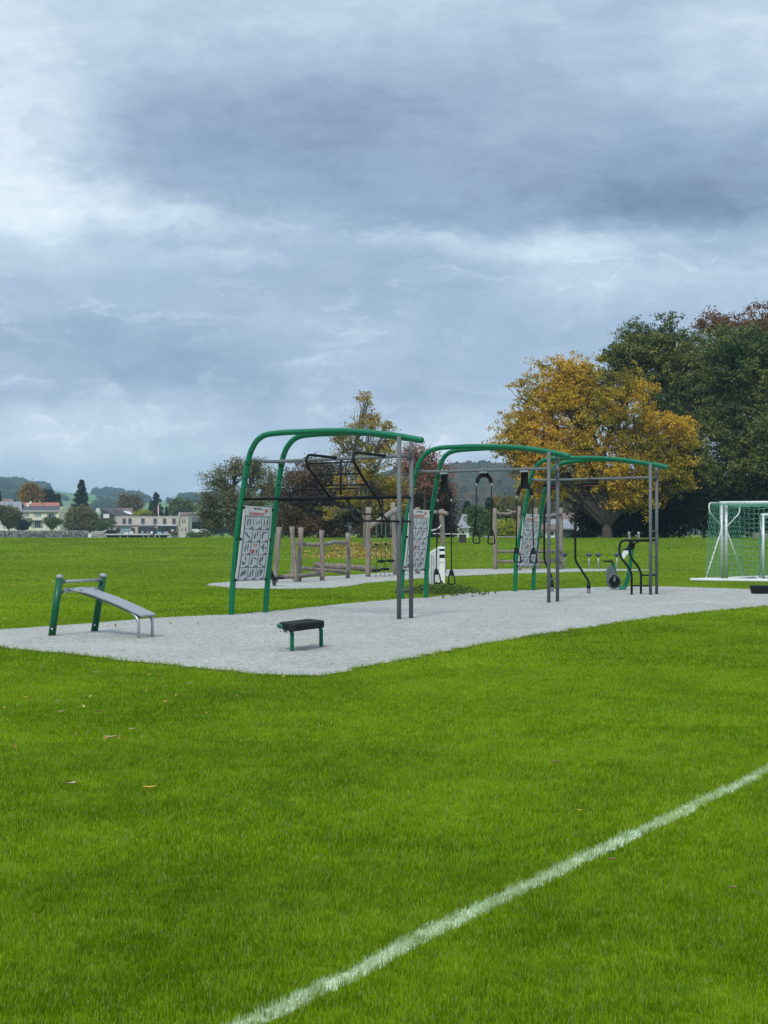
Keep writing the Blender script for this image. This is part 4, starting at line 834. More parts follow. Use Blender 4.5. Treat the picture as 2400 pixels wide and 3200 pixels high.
# --- exercise bike
def bike():
    Y = 40.2; g = P(1940, 1844, Y); root = thing('exercise_bike', 'green and grey outdoor exercise bike behind the black dip bars', 'exercise bike', (P(1945, 1844, Y).x, Y, 0)); Q = lambda x, y, o=0: P(x, y, Y + o)
    w = Q(1917.8, 1816.7); obj('flywheel', MB().lathe([(.10, -.07), (.185, -.065), (.195, -.05), (.195, .05), (.185, .065), (.10, .07)], w, (0, 1, 0), 32), M['grey'], root)
    obj('wheel_disc', MB().lathe([(.03, -.085), (.13, -.082), (.145, -.075), (.145, 0)], w + Vector((.01, 0, 0)), (0, 1, 0), 28), M['rubber'], root)
    cr = obj('crank', MB().bar(w + Vector((0, -.11, 0)), Q(1921, 1800, -.11), .045, .02, (0, 1, 0)), M['steel'], root, bevel=.006); obj('pedal', MB().bar(Q(1915, 1799, -.2), Q(1923, 1799, -.12), .09, .03), M['rubber'], cr, bevel=.006)
    obj('housing', MB().prism([Q(1897, 1775, -.05), Q(1896, 1815, -.05), Q(1902, 1835, -.05), Q(1928, 1835, -.05), Q(1929, 1795, -.05), Q(1915, 1772, -.05), Q(1909, 1764, -.05)], (0, .11, 0)), M['grey'], root, bevel=.02)
    obj('seat_post', MB().bar(Q(1914, 1757), Q(1926, 1798), .07, .05, (0, 1, 0)), M['green'], root, bevel=.01)
    obj('saddle', MB().hexa([Q(1884, 1755, -.05), Q(1917, 1758, -.13), Q(1919, 1758, .13), Q(1884, 1755, .05), Q(1883, 1751, -.05), Q(1912, 1751, -.13), Q(1914, 1751, .13), Q(1883, 1751, .05)]), M['rubber'], root, bevel=.02)
    obj('frame', MB().tube(smooth_path([Q(1938, 1842), Q(1950, 1838), Q(1962, 1805), Q(1970, 1760), Q(1975, 1715), Q(1979, 1697)], 5), [.055] * 15 + [.05] * 11, 12).hexa([Q(1933, 1844, -.12), Q(1953, 1844, -.12), Q(1953, 1844, .12), Q(1933, 1844, .12), Q(1932, 1829, -.06), Q(1955, 1829, -.06), Q(1955, 1829, .06), Q(1932, 1829, .06)]), M['green'], root)
    hb = obj('handlebar', MB().tube(round_path([Q(1966, 1686, -.16), Q(1966, 1694, -.16), Q(1980, 1698, -.1), Q(1980, 1698, .1), Q(1996, 1694, .16), Q(1996, 1686, .16)], .05), .02, 8), M['black'], root)
    for x, o in ((1966, -.16), (1996, .16)): obj('hand_grip', MB().lathe([(.026, 0), (.03, .03), (.03, .14), (.04, .17), (.026, .19)], Q(x, 1685, o), (0, 0, 1), 10), M['steel'], hb)
    obj('console_bracket', MB().prism([Q(1942, 1718, -.05), Q(1958, 1714, -.05), Q(1970, 1696, -.05), Q(1988, 1696, -.05), Q(1982, 1716, -.05), Q(1964, 1722, -.05)], (0, .1, 0)), M['black'], root, bevel=.01)
    obj('display', MB().prism([Q(1943, 1744, -.09), Q(1950, 1748, -.09), Q(1958, 1734, -.09), Q(1964, 1730, -.09), Q(1964, 1720, -.09), Q(1950, 1721, -.09), Q(1944, 1730, -.09)], (0, .03, 0)), M['white'], root, bevel=.005)  # white colour stands in for the bright reflection on the display
bike()
# --- sit-up bench
def bench():
    Yl, Yr = 22.3, 23.2; root = thing('sit_up_bench', 'sloping grey sit-up bench between two dark green posts', 'exercise bench', G(330, 1990))
    A0, A1 = G(161, 1988.5), P(186.5, 1806, Yl); B0, B1 = G(293.5, 1974.6), P(322.5, 1802, Yr)
    for a, b in ((A0, A1), (B0, B1)):
        a = a - Vector((0, 0, .03)); d = (b - a).normalized(); ps = obj('post', MB().tube([a, b], .053, 20), M['green_dark'], root)
        obj('post_cap', MB().lathe([(.056, -.005), (.056, .02), (.045, .042), (.02, .05), (.003, .052)], b, d, 20), M['board'], ps)
        bo = a + d * .14 + Vector((0, -.05, 0)); obj('bolt', MB().lathe([(.006, .014), (.016, .01), (.018, 0)][::-1], bo, (0, -1, 0), 10), M['steel'], ps)
    def onp(a, b, z): return a.lerp(b, (z - a.z) / (b.z - a.z))
    z1_, z2_ = P(1200, 1818, Yl).z, P(1200, 1849, Yl).z
    for z, nm in ((z1_, 'foot_bar'), (z2_, 'support_bar')):
        p, q = onp(A0, A1, z), onp(B0, B1, z); b = obj(nm, MB().tube([p, q], .020, 14), M['steel'], root)
        for a_, b_ in ((p, q), (q, p)):
            d = (b_ - a_).normalized(); obj('bar_sleeve', MB().tube([a_ + d * .045, a_ + d * .075, a_ + d * .10, a_ + d * .13], [.034, .036, .034, .024], 14), M['grey'], b)
    # board: wide head, narrowing to a long slope
    h0, h1 = P(222, 1841, 22.5), P(309, 1839, 23.35); p, q = onp(A0, A1, z2_), onp(B0, B1, z2_); zb = z2_ + .03
    side = (q - p); side.z = 0; side.normalize(); c0 = (p + q) / 2
    f0, f1 = G(433, 1996.8), G(476, 1992.6); fc = (f0 + f1) / 2; zf = P(455, 1918, fc.y).z; ax = Vector((fc.x - c0.x, fc.y - c0.y, 0)); L = ax.length; ax.normalize()
    sd = (side * .35 + Vector((.36, .93, 0)).normalized() * .65).normalized()
    prof = [(-.10, .30), (-.04, .31), (.04, .31), (.12, .30), (.22, .235), (.32, .205)] + [(t, .195) for t in np.linspace(.42, L + .02, 12)] + [(L + .07, .18)]
    def zz(t): s = max(0, (t - .05)) / (L - .05); return lerp(zb, zf, s * .72 + .28 * s * s * 1.0) + .012
    mb = MB(); vs = []; n = len(prof)
    for o in (0, -.028):
        for t, w in prof: c = c0 + ax * t; vs += [(c.x + sd.x * -w, c.y + sd.y * -w, zz(t) + o), (c.x + sd.x * w, c.y + sd.y * w, zz(t) + o)]
    k = 2 * n; fs = []
    for i in range(n - 1): a = 2 * i; fs += [(a, a + 2, a + 3, a + 1), (k + a, k + a + 1, k + a + 3, k + a + 2), (a, k + a, k + a + 2, a + 2), (a + 1, a + 3, k + a + 3, k + a + 1)]
    fs += [(0, 1, k + 1, k), (2 * n - 2, k + 2 * n - 2, k + 2 * n - 1, 2 * n - 1)]; mb.add(vs, fs, True)
    bd = obj('board', mb, M['board'], root, bevel=.006)
    for t, w in ((.0, -.22), (.17, -.19), (.0, .2), (.17, .19)):
        c = c0 + ax * t + sd * w; obj('slot', MB().prism([Vector((c.x, c.y, zz(t) + .002)) + ax * a_ + sd * b_ for a_, b_ in ((-.06, -.018), (.06, -.018), (.075, 0), (.06, .018), (-.06, .018), (-.075, 0))], (0, 0, .003)), M['ink'], bd)
    rl = MB()
    for w in (-.12, .12): rl.tube([Vector((c0.x + ax.x * t + sd.x * w, c0.y + ax.y * t + sd.y * w, zz(t) - .05)) for t in np.linspace(.1, L, 10)], .022, 10)
    obj('under_rail', rl, M['grey'], root)
    for f in (f0, f1):
        t = Vector((f.x, f.y, zf - .05)); obj('leg', MB().tube(round_path([Vector((f.x, f.y, -.04)), t - Vector((0, 0, .02)), t - ax * .14 + Vector((0, 0, .07))], .1), .022, 12), M['steel'], root)
bench()
# --- step stool
def stool():
    a, b = G(912.5, 2037.3), G(1003.5, 2022.9); root = thing('step_stool', 'low black padded stool on two bent green tube legs', 'stool', (a + b) / 2)
    Ya, Yb = a.y, b.y; s = lambda x, y, Y: P(x, y, Y)
    obj('leg', MB().tube(round_path([a - Vector((0, 0, .04)), s(912.5, 1972, Ya), s(896, 1959, Ya + .05), s(869, 1955.5, Ya + .12)], .12), .026, 14, rnd=True), M['green'], root)
    obj('leg', MB().tube(round_path([b - Vector((0, 0, .04)), s(1003.5, 1964, Yb), s(990, 1949, Yb - .05), s(965, 1947, Yb - .12)], .12), .026, 14, rnd=True), M['green'], root)
    c = [s(871, 1950, Ya + .15), s(920, 1960, Ya - .22), s(1014, 1953, Yb - .2), s(965, 1945, Yb + .25)]
    zt = s(940, 1947, (Ya + Yb) / 2).z; zt = sum(v.z for v in (c[0], c[2])) / 2; q = []
    base = [Vector((v.x, v.y, zt - .02)) for v in c]; n = 8; vs = []
    mid = sum(base, Vector()) / 4
    for layer, (k, dz) in enumerate(((.97, -.035), (1, -.02), (1, .035), (.985, .05), (.93, .062), (.6, .068))):
        for v in base: vs.append(mid + (v - mid) * k + Vector((0, 0, dz)))
    fs = [(0, 3, 2, 1), (20, 21, 22, 23)] + [(l * 4 + i, l * 4 + (i + 1) % 4, l * 4 + 4 + (i + 1) % 4, l * 4 + 4 + i) for l in range(5) for i in range(4)]
    st = obj('seat', MB().add(vs, fs), M['rubber'], root, bevel=.01, smooth=False)
    t0 = s(867, 1967, Ya + .08); pts = [(x, y) for x, y in ((869, 1965), (896, 1965), (899, 1971), (896, 1979), (873, 1979), (867, 1972))]
    pl = obj('label_plate', MB().prism([s(x, y, Ya + .06) for x, y in pts], (0, .006, 0)), M['whitegrey'], root)
    mk = MB().prism([s(x, y, Ya + .052) for x, y in ((873, 1968), (876, 1972), (879, 1968), (880, 1969), (876, 1975), (872, 1969))], (0, .003, 0)).prism([s(x, y, Ya + .052) for x, y in ((885, 1968), (888, 1972), (885, 1976), (884, 1975), (886, 1972), (884, 1969))], (0, .003, 0)).prism([s(x, y, Ya + .052) for x, y in ((890, 1972), (892, 1970), (895, 1970), (895, 1976), (891, 1976))], (0, .003, 0))
    obj('plate_mark', mk, M['ink'], pl)
stool()

# ------------------------------------------------------------------ log play structures
def log(pts, r, seed=0, cap=True):
    rs = random.Random(seed); m = 9; out, rr = [], []
    q = [pts[0]] if 0 else None
    for i in range(m):
        t = i / (m - 1) * (len(pts) - 1); k = min(int(t), len(pts) - 2); p = Vector(pts[k]).lerp(Vector(pts[k + 1]), t - k)
        out.append(p + Vector([rs.gauss(0, r * .10) for _ in range(3)])); rr.append(r * rs.uniform(.9, 1.1))
    mb = MB().tube(out, rr, 12)
    vs = mb.v; mb.v = [(x + rs.gauss(0, r * .03), y + rs.gauss(0, r * .03), z) for x, y, z in vs]; return mb
def post(root, bx, by, tx, ty, r=.085, seed=0, name='log_post', dz=0):
    g = G(bx, by); Y = g.y; t = P(tx, ty, Y); return obj(name, log([g - Vector((0, 0, .1)), t], r, seed), M['wood'], root)
ra = thing('log_climbing_frame', 'weathered log frame of leaning posts left of the ladder posts', 'climbing frame', G(960, 1815))
for i, q in enumerate([(859, 1821, 872, 1647), (926.5, 1819.6, 911.5, 1645.5), (914, 1811.6, 916, 1690), (933, 1817.9, 941.5, 1646), (1007, 1815.7, 1004.5, 1656.4), (1088.7, 1807.5, 1086.5, 1664)]):
    post(ra, *q, r=.075 if i != 2 else .065, seed=i)
obj('log_rail', log([P(925, 1697, 47.2), P(985, 1704, 47.6), P(1020, 1700, 48.2), P(1040, 1694, 48.8), P(1083, 1697, 50.3)], .065, 9), M['wood'], ra)
obj('low_log', log([P(864, 1802, 46.4), P(925, 1801, 46.6), P(999, 1792, 47.6)], .065, 10), M['wood_dark'], ra)
obj('low_log', log([P(938, 1775, 49.2), P(1010, 1781, 49.6), P(1092, 1789, 50.4)], .065, 11), M['wood_dark'], ra)
tag(obj('balance_log', log([P(982, 1765, 52.8), P(1080, 1772, 53), P(1173, 1779, 53.4)], .10, 12), M['wood_dark']), 'thick dark balance log lying low beside the tall post', 'log')
rb = thing('log_swing_frame', 'two tall weathered posts with a slanting log crossbeam', 'swing frame', G(1190, 1800))
post(rb, 1150.4, 1803.4, 1151.4, 1586, .088, 20); post(rb, 1236, 1797, 1228.5, 1570, .088, 21)
obj('slanting_beam', log([P(1157, 1646, 51.6), P(1244, 1590, 54)], .095, 22), M['wood'], rb)
sw_lab = ['nearest left', 'nearest right', 'far left', 'far right']
for i, (x, y, yt, xs, ys) in enumerate([(1192.7, 1753.6, 1630, 1193, 1676), (1220, 1752, 1612, 1220, 1675), (1176.4, 1782, 1640, 1175.8, 1702), (1203.5, 1778, 1622, 1205.5, 1700)]):
    Y = 53.0 - (i > 1) * 1.2; c = P(x, y, Y); zg = .0
    t = thing('hanging_step', ['left upper', 'right upper', 'left lower', 'right lower'][i] + ' of the four black rope steps under the slanting log', 'hanging step', (c.x, c.y, max(.02, c.z - .6)), 'rope steps under the slanting log')
    obj('rope', MB().tube([P(xs, yt, Y), P(x, y, Y)], .011, 6), M['rope_g'], t); obj('step_plate', MB().lathe([(.03, -.05), (.14, -.04), (.16, 0), (.14, .035), (.03, .045)], c, (0, 0, 1), 16), M['rubber'], t)
    obj('rope_knot', MB().lathe([(.01, -.04), (.055, -.02), (.055, .02), (.01, .05)], P(xs, ys, Y), (0, 0, 1), 10), M['rubber'], t)
    e = P(x - 3, 1804 if i < 2 else 1810, Y); e.z = 0; obj('chain', MB().tube([c, e], .013, 6), M['steel'], t)
def spring():
    c = G(857, 1832); t = thing('balance_spring', 'small black spinning plate with a cone on a steel base', 'balance plate', c)
    obj('base', MB().lathe([(.05, -.02), (.05, .1), (.08, .17), (.06, .2)], c, (0, 0, 1), 16), M['grey'], t); obj('plate', MB().lathe([(.08, .19), (.22, .20), (.235, .23), (.22, .26), (.06, .265)], c + Vector((.06, 0, 0)), (0, 0, 1), 24), M['rubber'], t)
    obj('cone', MB().lathe([(.085, .26), (.03, .42), (.01, .44)], c - Vector((.07, 0, 0)), (0, 0, 1), 14), M['rubber'], t)
    for k in (-.05, .05): obj('bolt', MB().lathe([(.0, -.02), (.014, -.015), (.014, .0)], c + Vector((k, -.05, .08)), (0, 1, 0), 8), M['black'], t)
    rp = MB().tube(smooth_path([P(847, 1705, 46), P(850, 1735, 45.6), P(846, 1770, 45.8), P(848, 1800, 45.9)], 5), .014, 6); tag(obj('rope', rp, M['rope_g']), 'dark rope dangling beside the leftmost log post', 'rope')
spring()
rc = thing('log_wall_frame', 'weathered post and rail log frame behind the farthest rig', 'climbing frame', G(1650, 1781))
for i, q in enumerate([(1548, 1780, 1546.5, 1588), (1621.5, 1783, 1620, 1584), (1683, 1778, 1675, 1588), (1755, 1780, 1751.4, 1589)]): post(rc, *q, r=.088, seed=30 + i)
for y0, y1, x0, x1, mt in ((1605, 1600, 1553, 1620, 'wood_dark'), (1722.7, 1722, 1552, 1753, 'wood_dark'), (1754, 1753, 1552, 1753, 'wood_dark'), (1611, 1606, 1676, 1752, 'wood')):
    obj('log_rail', log([P(x0, y0, 62.6), P((x0 + x1) / 2, y0 + 1, 62.2), P(x1, y1, 62.6)], .06, x0), M[mt], rc)
obj('log_rail', log([P(1585, 1594, 62.4), P(1600, 1600, 62.4), P(1618, 1598, 62)], .045, 77), M['wood'], rc)
for y in (1605, 1722.5, 1753.5): obj('bolt', MB().lathe([(.0, -.14), (.05, -.12), (.05, 0)], P(1752.5, y, 62.5), (0, 1, 0), 10), M['grey'], rc)
rd = thing('log_cross_post', 'weathered log post with a short cross log, behind the white cabinet post', 'post', (P(1385, 1790, 57).x, 57, 0))
g = P(1386, 1792, 57); g.z = -.1; obj('log_post', log([g, P(1381, 1592, 57)], .09, 41), M['wood'], rd); obj('cross_log', log([P(1354, 1599, 57.2), P(1380, 1602, 56.9), P(1401, 1605, 56.8)], .07, 42), M['wood'], rd)
g = P(1304, 1792, 56); g.z = -.1; tag(obj('log_post', log([g, P(1304, 1587, 56)], .09, 43), M['wood']), 'weathered log post almost hidden behind the middle exercise board', 'post')
tag(obj('rope', MB().tube(smooth_path([P(1379, 1641, 56.9), P(1369, 1652, 56.6), P(1357, 1656, 56.2), P(1330, 1661, 56)], 5), .03, 8), M['rope']), 'pale rope stretched from the cross log post', 'rope')
for i, (x, lb) in enumerate([(1841, 'second of the blue-topped balance pods from the left'), (1870, 'third blue-topped balance pod, close right of the second'), (1928, 'rightmost blue-topped balance pod, beside the bike saddle'), (1764.4, 'blue-topped balance pod half hidden by the log post')]):
    g = G(x, 1779); t = thing('balance_pod', lb, 'balance pod', g, 'balance pods on the far gravel') if i == 0 else None
    if i == 0:
        obj('pole', MB().tube([g - Vector((0, 0, .05)), g + Vector((0, 0, .56))], .026, 10), M['steel'], t); R = .135
        obj('pod_top', MB().lathe([(.02, .52), (.10, .55), (R, .595), (R * .97, .615), (.08, .65), (.01, .662)], g, (0, 0, 1), 24), material('blue_rubber', (.035, .055, .10), .6), t); pod0 = t
    else:
        r = pod0.copy(); COL.objects.link(r); r.location = g; r['label'] = lb
        for ch in list(pod0.children): c = ch.copy(); COL.objects.link(c); c.parent = r
# far field-edge rails and table
def rails():
    t = thing('rail_fence', 'low pale rail fence at the field edge under the lime bush', 'fence', P(1560, 1681, 200)); Y = 200
    for x in range(1516, 1625, 18): obj('fence_post', MB().box(tuple(P(x, 1683, Y)), tuple(P(x + 1.6, 1676, Y + .1))), M['steel'], t)
    obj('fence_rail', MB().tube([P(1512, 1678, Y), P(1622, 1678, Y)], .05, 6), M['concrete'], t)
    t = thing('stone_table', 'long pale table top on dark blocks under the brown bush', 'table', P(1410, 1690, 118)); Y = 118
    obj('table_top', MB().hexa([P(1352, 1669, Y), P(1457, 1671, Y), P(1457, 1671, Y + 1), P(1352, 1669, Y + 1), P(1352, 1666, Y), P(1457, 1668, Y), P(1457, 1668, Y + 1), P(1352, 1666, Y + 1)]), M['concrete'], t, bevel=.01)
    for x0, x1 in ((1436, 1455), (1364, 1368)): a, b = P(x0, 1695, Y + .1), P(x1, 1670.5, Y + .9); obj('table_leg', MB().box((a.x, a.y, a.z), (b.x, b.y, P(x0, 1670.5, Y).z)), M['dark'], t)
rails()
# white cabinet post
def cabinet():
    Y = 7200 / (1840 - 1665.); g0, g1 = G(1343, 1840), G(1391, 1840); root = thing('cabinet_post', 'white metal cabinet post with sloping top and two dark slots', 'cabinet post', (g0 + g1) / 2); Y = g0.y
    def pt(x, y, o=0): v = P(x, y, Y + o); return v
    fz = -.03
    body = [pt(1373, 1708), pt(1391, 1709.5), Vector((g1.x, Y, fz)), Vector((P(1372, 1840, Y).x, Y, fz))]
    lft = [pt(1343, 1727), pt(1373, 1708), Vector((P(1372, 1840, Y).x, Y, fz)), Vector((g0.x, Y, fz))]
    obj('body', MB().prism(body[::-1], (0, .36, 0)), M['white'], root, bevel=.02)
    l2 = [v + Vector((-.002 if i in (1, 2) else 0, .03, 0)) for i, v in enumerate(lft)]; obj('side_cabinet', MB().prism(l2[::-1], (0, .3, 0)), M['whitegrey'], root, bevel=.012)
    for x0, x1 in ((1348, 1350), (1354, 1355.5)): obj('seam', MB().prism([pt(x0, 1735, .024), pt(x1, 1735, .024), pt(x1, 1830, .024), pt(x0, 1830, .024)][::-1], (0, .01, 0)), M['inkgrey'], root)
    for y0, y1 in ((1715, 1722), (1732.5, 1744)): obj('slot', MB().prism([pt(1373.5, y0 + .5, -.006), pt(1390, y0, -.006), pt(1390, y1 - .5, -.006), pt(1373.5, y1, -.006)][::-1], (0, .01, 0)), M['black'], root, bevel=.003)
    mk = MB()
    for x in (1373, 1377, 1381, 1385): mk.prism([pt(x, 1756, -.004), pt(x + 2.4, 1756, -.004), pt(x + 1.6, 1759, -.004), pt(x, 1759.5, -.004)][::-1], (0, .005, 0))
    obj('marking', mk, M['grey'], root)
cabinet()
def tub():
    g = G(2376, 1856.5); obj_ = MB()
    for layer in (0,): pass
    prof = [((-.19, -.15), 0), ((-.235, -.19), .19), ((-.235, -.19), .205), ((-.20, -.155), .205), ((-.19, -.14), .15)]
    vs = []
    for (hx, hy), z in [((.17, .14), -.01), ((.195, .165), .03), ((.218, .188), .17), ((.218, .188), .205), ((.15, .12), .215), ((.12, .09), .20)]:
        for sx, sy in ((-1, -1), (1, -1), (1, 1), (-1, 1)): vs.append(g + Vector((sx * hx, sy * hy, z)))
    fs = [(0, 3, 2, 1), (20, 21, 22, 23)] + [(l * 4 + i, l * 4 + (i + 1) % 4, l * 4 + 4 + (i + 1) % 4, l * 4 + 4 + i) for l in range(5) for i in range(4)]
    tag(obj('rubber_block', MB().add(vs, fs, True), M['rubber'], bevel=.02), 'squat black rubber block on the gravel below the goal', 'weight block')
tub()
# ------------------------------------------------------------------ football goals
def net_mesh(corner, nu, nv, r, sag, hexy=True):   # corner(u, v) -> point
    mb = MB()
    g = [[corner(i / nu, j / nv) for j in range(nv + 1)] for i in range(nu + 1)]
    for i in range(nu + 1):
        for j in range(nv + 1):
            w = .035 if (i + j) % 2 else -.035; g[i][j] = g[i][j] + Vector((w * .7, 0, w * .2)) + sag(i / nu, j / nv)
    for i in range(nu + 1): mb.tube([g[i][j] for j in range(nv + 1)], r, 3, cap=False)
    for j in range(nv + 1): mb.tube([g[i][j] for i in range(nu + 1)], r, 3, cap=False)
    return mb
def goal(root, foot, rdir, back, H, Wd, dtop, nb=.55, r=.055):
    up = Vector((0, 0, H)); f2 = foot + rdir * Wd
    for f in (foot, f2): obj('goal_post', MB().tube([f, f + up], r, 16), M['whitegrey'], root)
    obj('crossbar', MB().tube([foot + up - rdir * .06, f2 + up + rdir * .06], r, 16), M['white'], root)
    b0, b1 = foot + back, f2 + back; z = Vector((0, 0, .06))
    fr = obj('ground_frame', MB().tube([foot + z * .9, b0 + z], .045, 10).tube([f2 + z * .9, b1 + z], .045, 10).tube([b0 + z - rdir * .04, b1 + z + rdir * .04], .052, 10), M['white'], root)
    t0, t1 = foot + up + back * dtop, f2 + up + back * dtop; bd = back.normalized()
    for f, t in ((foot, t0), (f2, t1)):
        obj('net_support', MB().tube(round_path([f + up, t, t - Vector((0, 0, .28)), f + Vector((0, 0, H - .72)) + bd * .05], .14, 6), .022, 10), M['white'], root)
        obj('brace', MB().tube([f + Vector((0, 0, H * .66)), f + back * nb + z], .024, 10), M['white'], root)
    W_ = Wd
    rear = lambda u, v: (foot + back * nb + z).lerp(t0 - Vector((0, 0, .03)), v) + rdir * Wd * u
    nt = net_mesh(rear, int(Wd / .15), int(H / .15), .0052, lambda u, v: Vector((0, 0, 0)) - bd * (.22 * math.sin(v * 3.14) * .6) + Vector((0, 0, -.03 * math.sin(u * 40))), True)
    topn = lambda u, v: (foot + up).lerp(t0, v) + rdir * Wd * u
    tn = net_mesh(topn, int(Wd / .15), max(2, int((back * dtop).length / .13)), .0052, lambda u, v: Vector((0, 0, -.10 * math.sin(v * 3.14))))
    n0 = len(nt.v); nt.v += tn.v; nt.f += [tuple(i + n0 for i in f) for f in tn.f]
    for f, b, t in ((foot, foot + back * nb, t0), (f2, f2 + back * nb, t1)):
        sd = lambda u, v, f=f, b=b, t=t: f.lerp(b, u).lerp((f + up).lerp(t, u), v) + z * (1 - v)
        sn = net_mesh(sd, max(3, int(back.length / .16)), int(H / .15), .0052, lambda u, v: Vector((0, 0, 0))); n0 = len(nt.v); nt.v += sn.v; nt.f += [tuple(i + n0 for i in f_) for f_ in sn.f]
    obj('net', nt, M['net'], root)
rd_ = Vector((2.34, -1.0, 0)).normalized()
fA, fB = G(2255.5, 1813.5), G(2270, 1813)
gA = thing('football_goal', 'full-size white goal with green net, its ground frame toward the gravel', 'football goal', fA, 'white football goals')
goal(gA, fA, rd_, G(2162, 1817.5) - fA, 2.44, 7.32, .42)
gB = thing('football_goal', 'full-size white goal standing back to back behind the first', 'football goal', fB, 'white football goals')
goal(gB, fB, rd_, Vector((1.35, 1.45, 0)), 2.42, 7.32, .42, r=.05)
fC = G(2386, 1819); gC = thing('football_goal', 'smaller white goal cut off by the right edge', 'football goal', fC, 'white football goals')
goal(gC, fC, Vector((.98, -.2, 0)).normalized(), Vector((.3, 2.2, 0)), 2.05, 5.0, .35, r=.036)
# wooden crate beyond the goal
tag(obj('wooden_box', MB().box(tuple(GT(2358, 140)), tuple(GT(2400, 141) + Vector((0, 0, .5)))), M['wood'], bevel=.02), 'low wooden box at the foot of the dark hedge behind the net', 'box')
# ------------------------------------------------------------------ houses at the left
def pbox(x0, y0, x1, y1, Y, dep):      # box whose front face fills px rectangle at distance Y
    a, b = P(x0, y1, Y), P(x1, y0, Y); return MB().box((a.x, Y, a.z), (b.x, Y + dep, b.z))
def window(root, x0, y0, x1, y1, Y, glass='glass', frame='frame_w', bars=1, shut=0):
    a, b = P(x0, y1, Y), P(x1, y0, Y); w = .06; f = MB().box((a.x, Y - .05, a.z), (a.x + w, Y + .03, b.z)).box((b.x - w, Y - .05, a.z), (b.x, Y + .03, b.z)).box((a.x + w, Y - .05, b.z - w), (b.x - w, Y + .03, b.z)).box((a.x + w, Y - .05, a.z), (b.x - w, Y + .03, a.z + w))
    for i in range(1, bars): x = lerp(a.x, b.x, i / bars); f.box((x - w / 2, Y - .05, a.z + w), (x + w / 2, Y + .03, b.z - w))
    fo = obj('window', f, M[frame], root); obj('pane', MB().box((a.x + .02, Y - .02, a.z + .02), (b.x - .02, Y + .02, b.z - .02)), M[glass], fo)
    if shut:
        s = (b.x - a.x) * shut; 
        for x, d in ((a.x - s - .02, s), (b.x + .02, s)): obj('shutter', MB().box((x, Y - .06, a.z), (x + d, Y - .01, b.z)), M['shutter'], fo)
    return fo
def roof(root, x0, y0, x1, y1, Y0, Y1, mat, xr0=None, xr1=None, th=.25, back=None):   # slope from eave (y1 at Y0) up to ridge (y0 at Y1)
    xr0 = x0 if xr0 is None else xr0; xr1 = x1 if xr1 is None else xr1
    e0, e1 = P(x0, y1, Y0), P(x1, y1, Y0); r0, r1 = P(xr0, y0, Y1), P(xr1, y0, Y1); back = back or (Y1 + (Y1 - Y0)); b0, b1 = P(x0, y1, back), P(x1, y1, back); b0.x, b1.x = e0.x, e1.x; b0.z = b1.z = e0.z; t = Vector((0, 0, th))
    mb = MB().add([e0, e1, r1, r0, b0, b1, e0 + t, e1 + t, r1 + t, r0 + t, b0 + t, b1 + t], [(0, 3, 2, 1), (3, 4, 5, 2), (6, 7, 8, 9), (9, 8, 11, 10), (0, 1, 7, 6), (4, 10, 11, 5), (0, 6, 9, 3), (3, 9, 10, 4), (1, 2, 8, 7), (2, 5, 11, 8)], True)
    return obj('roof', mb, M[mat], root)
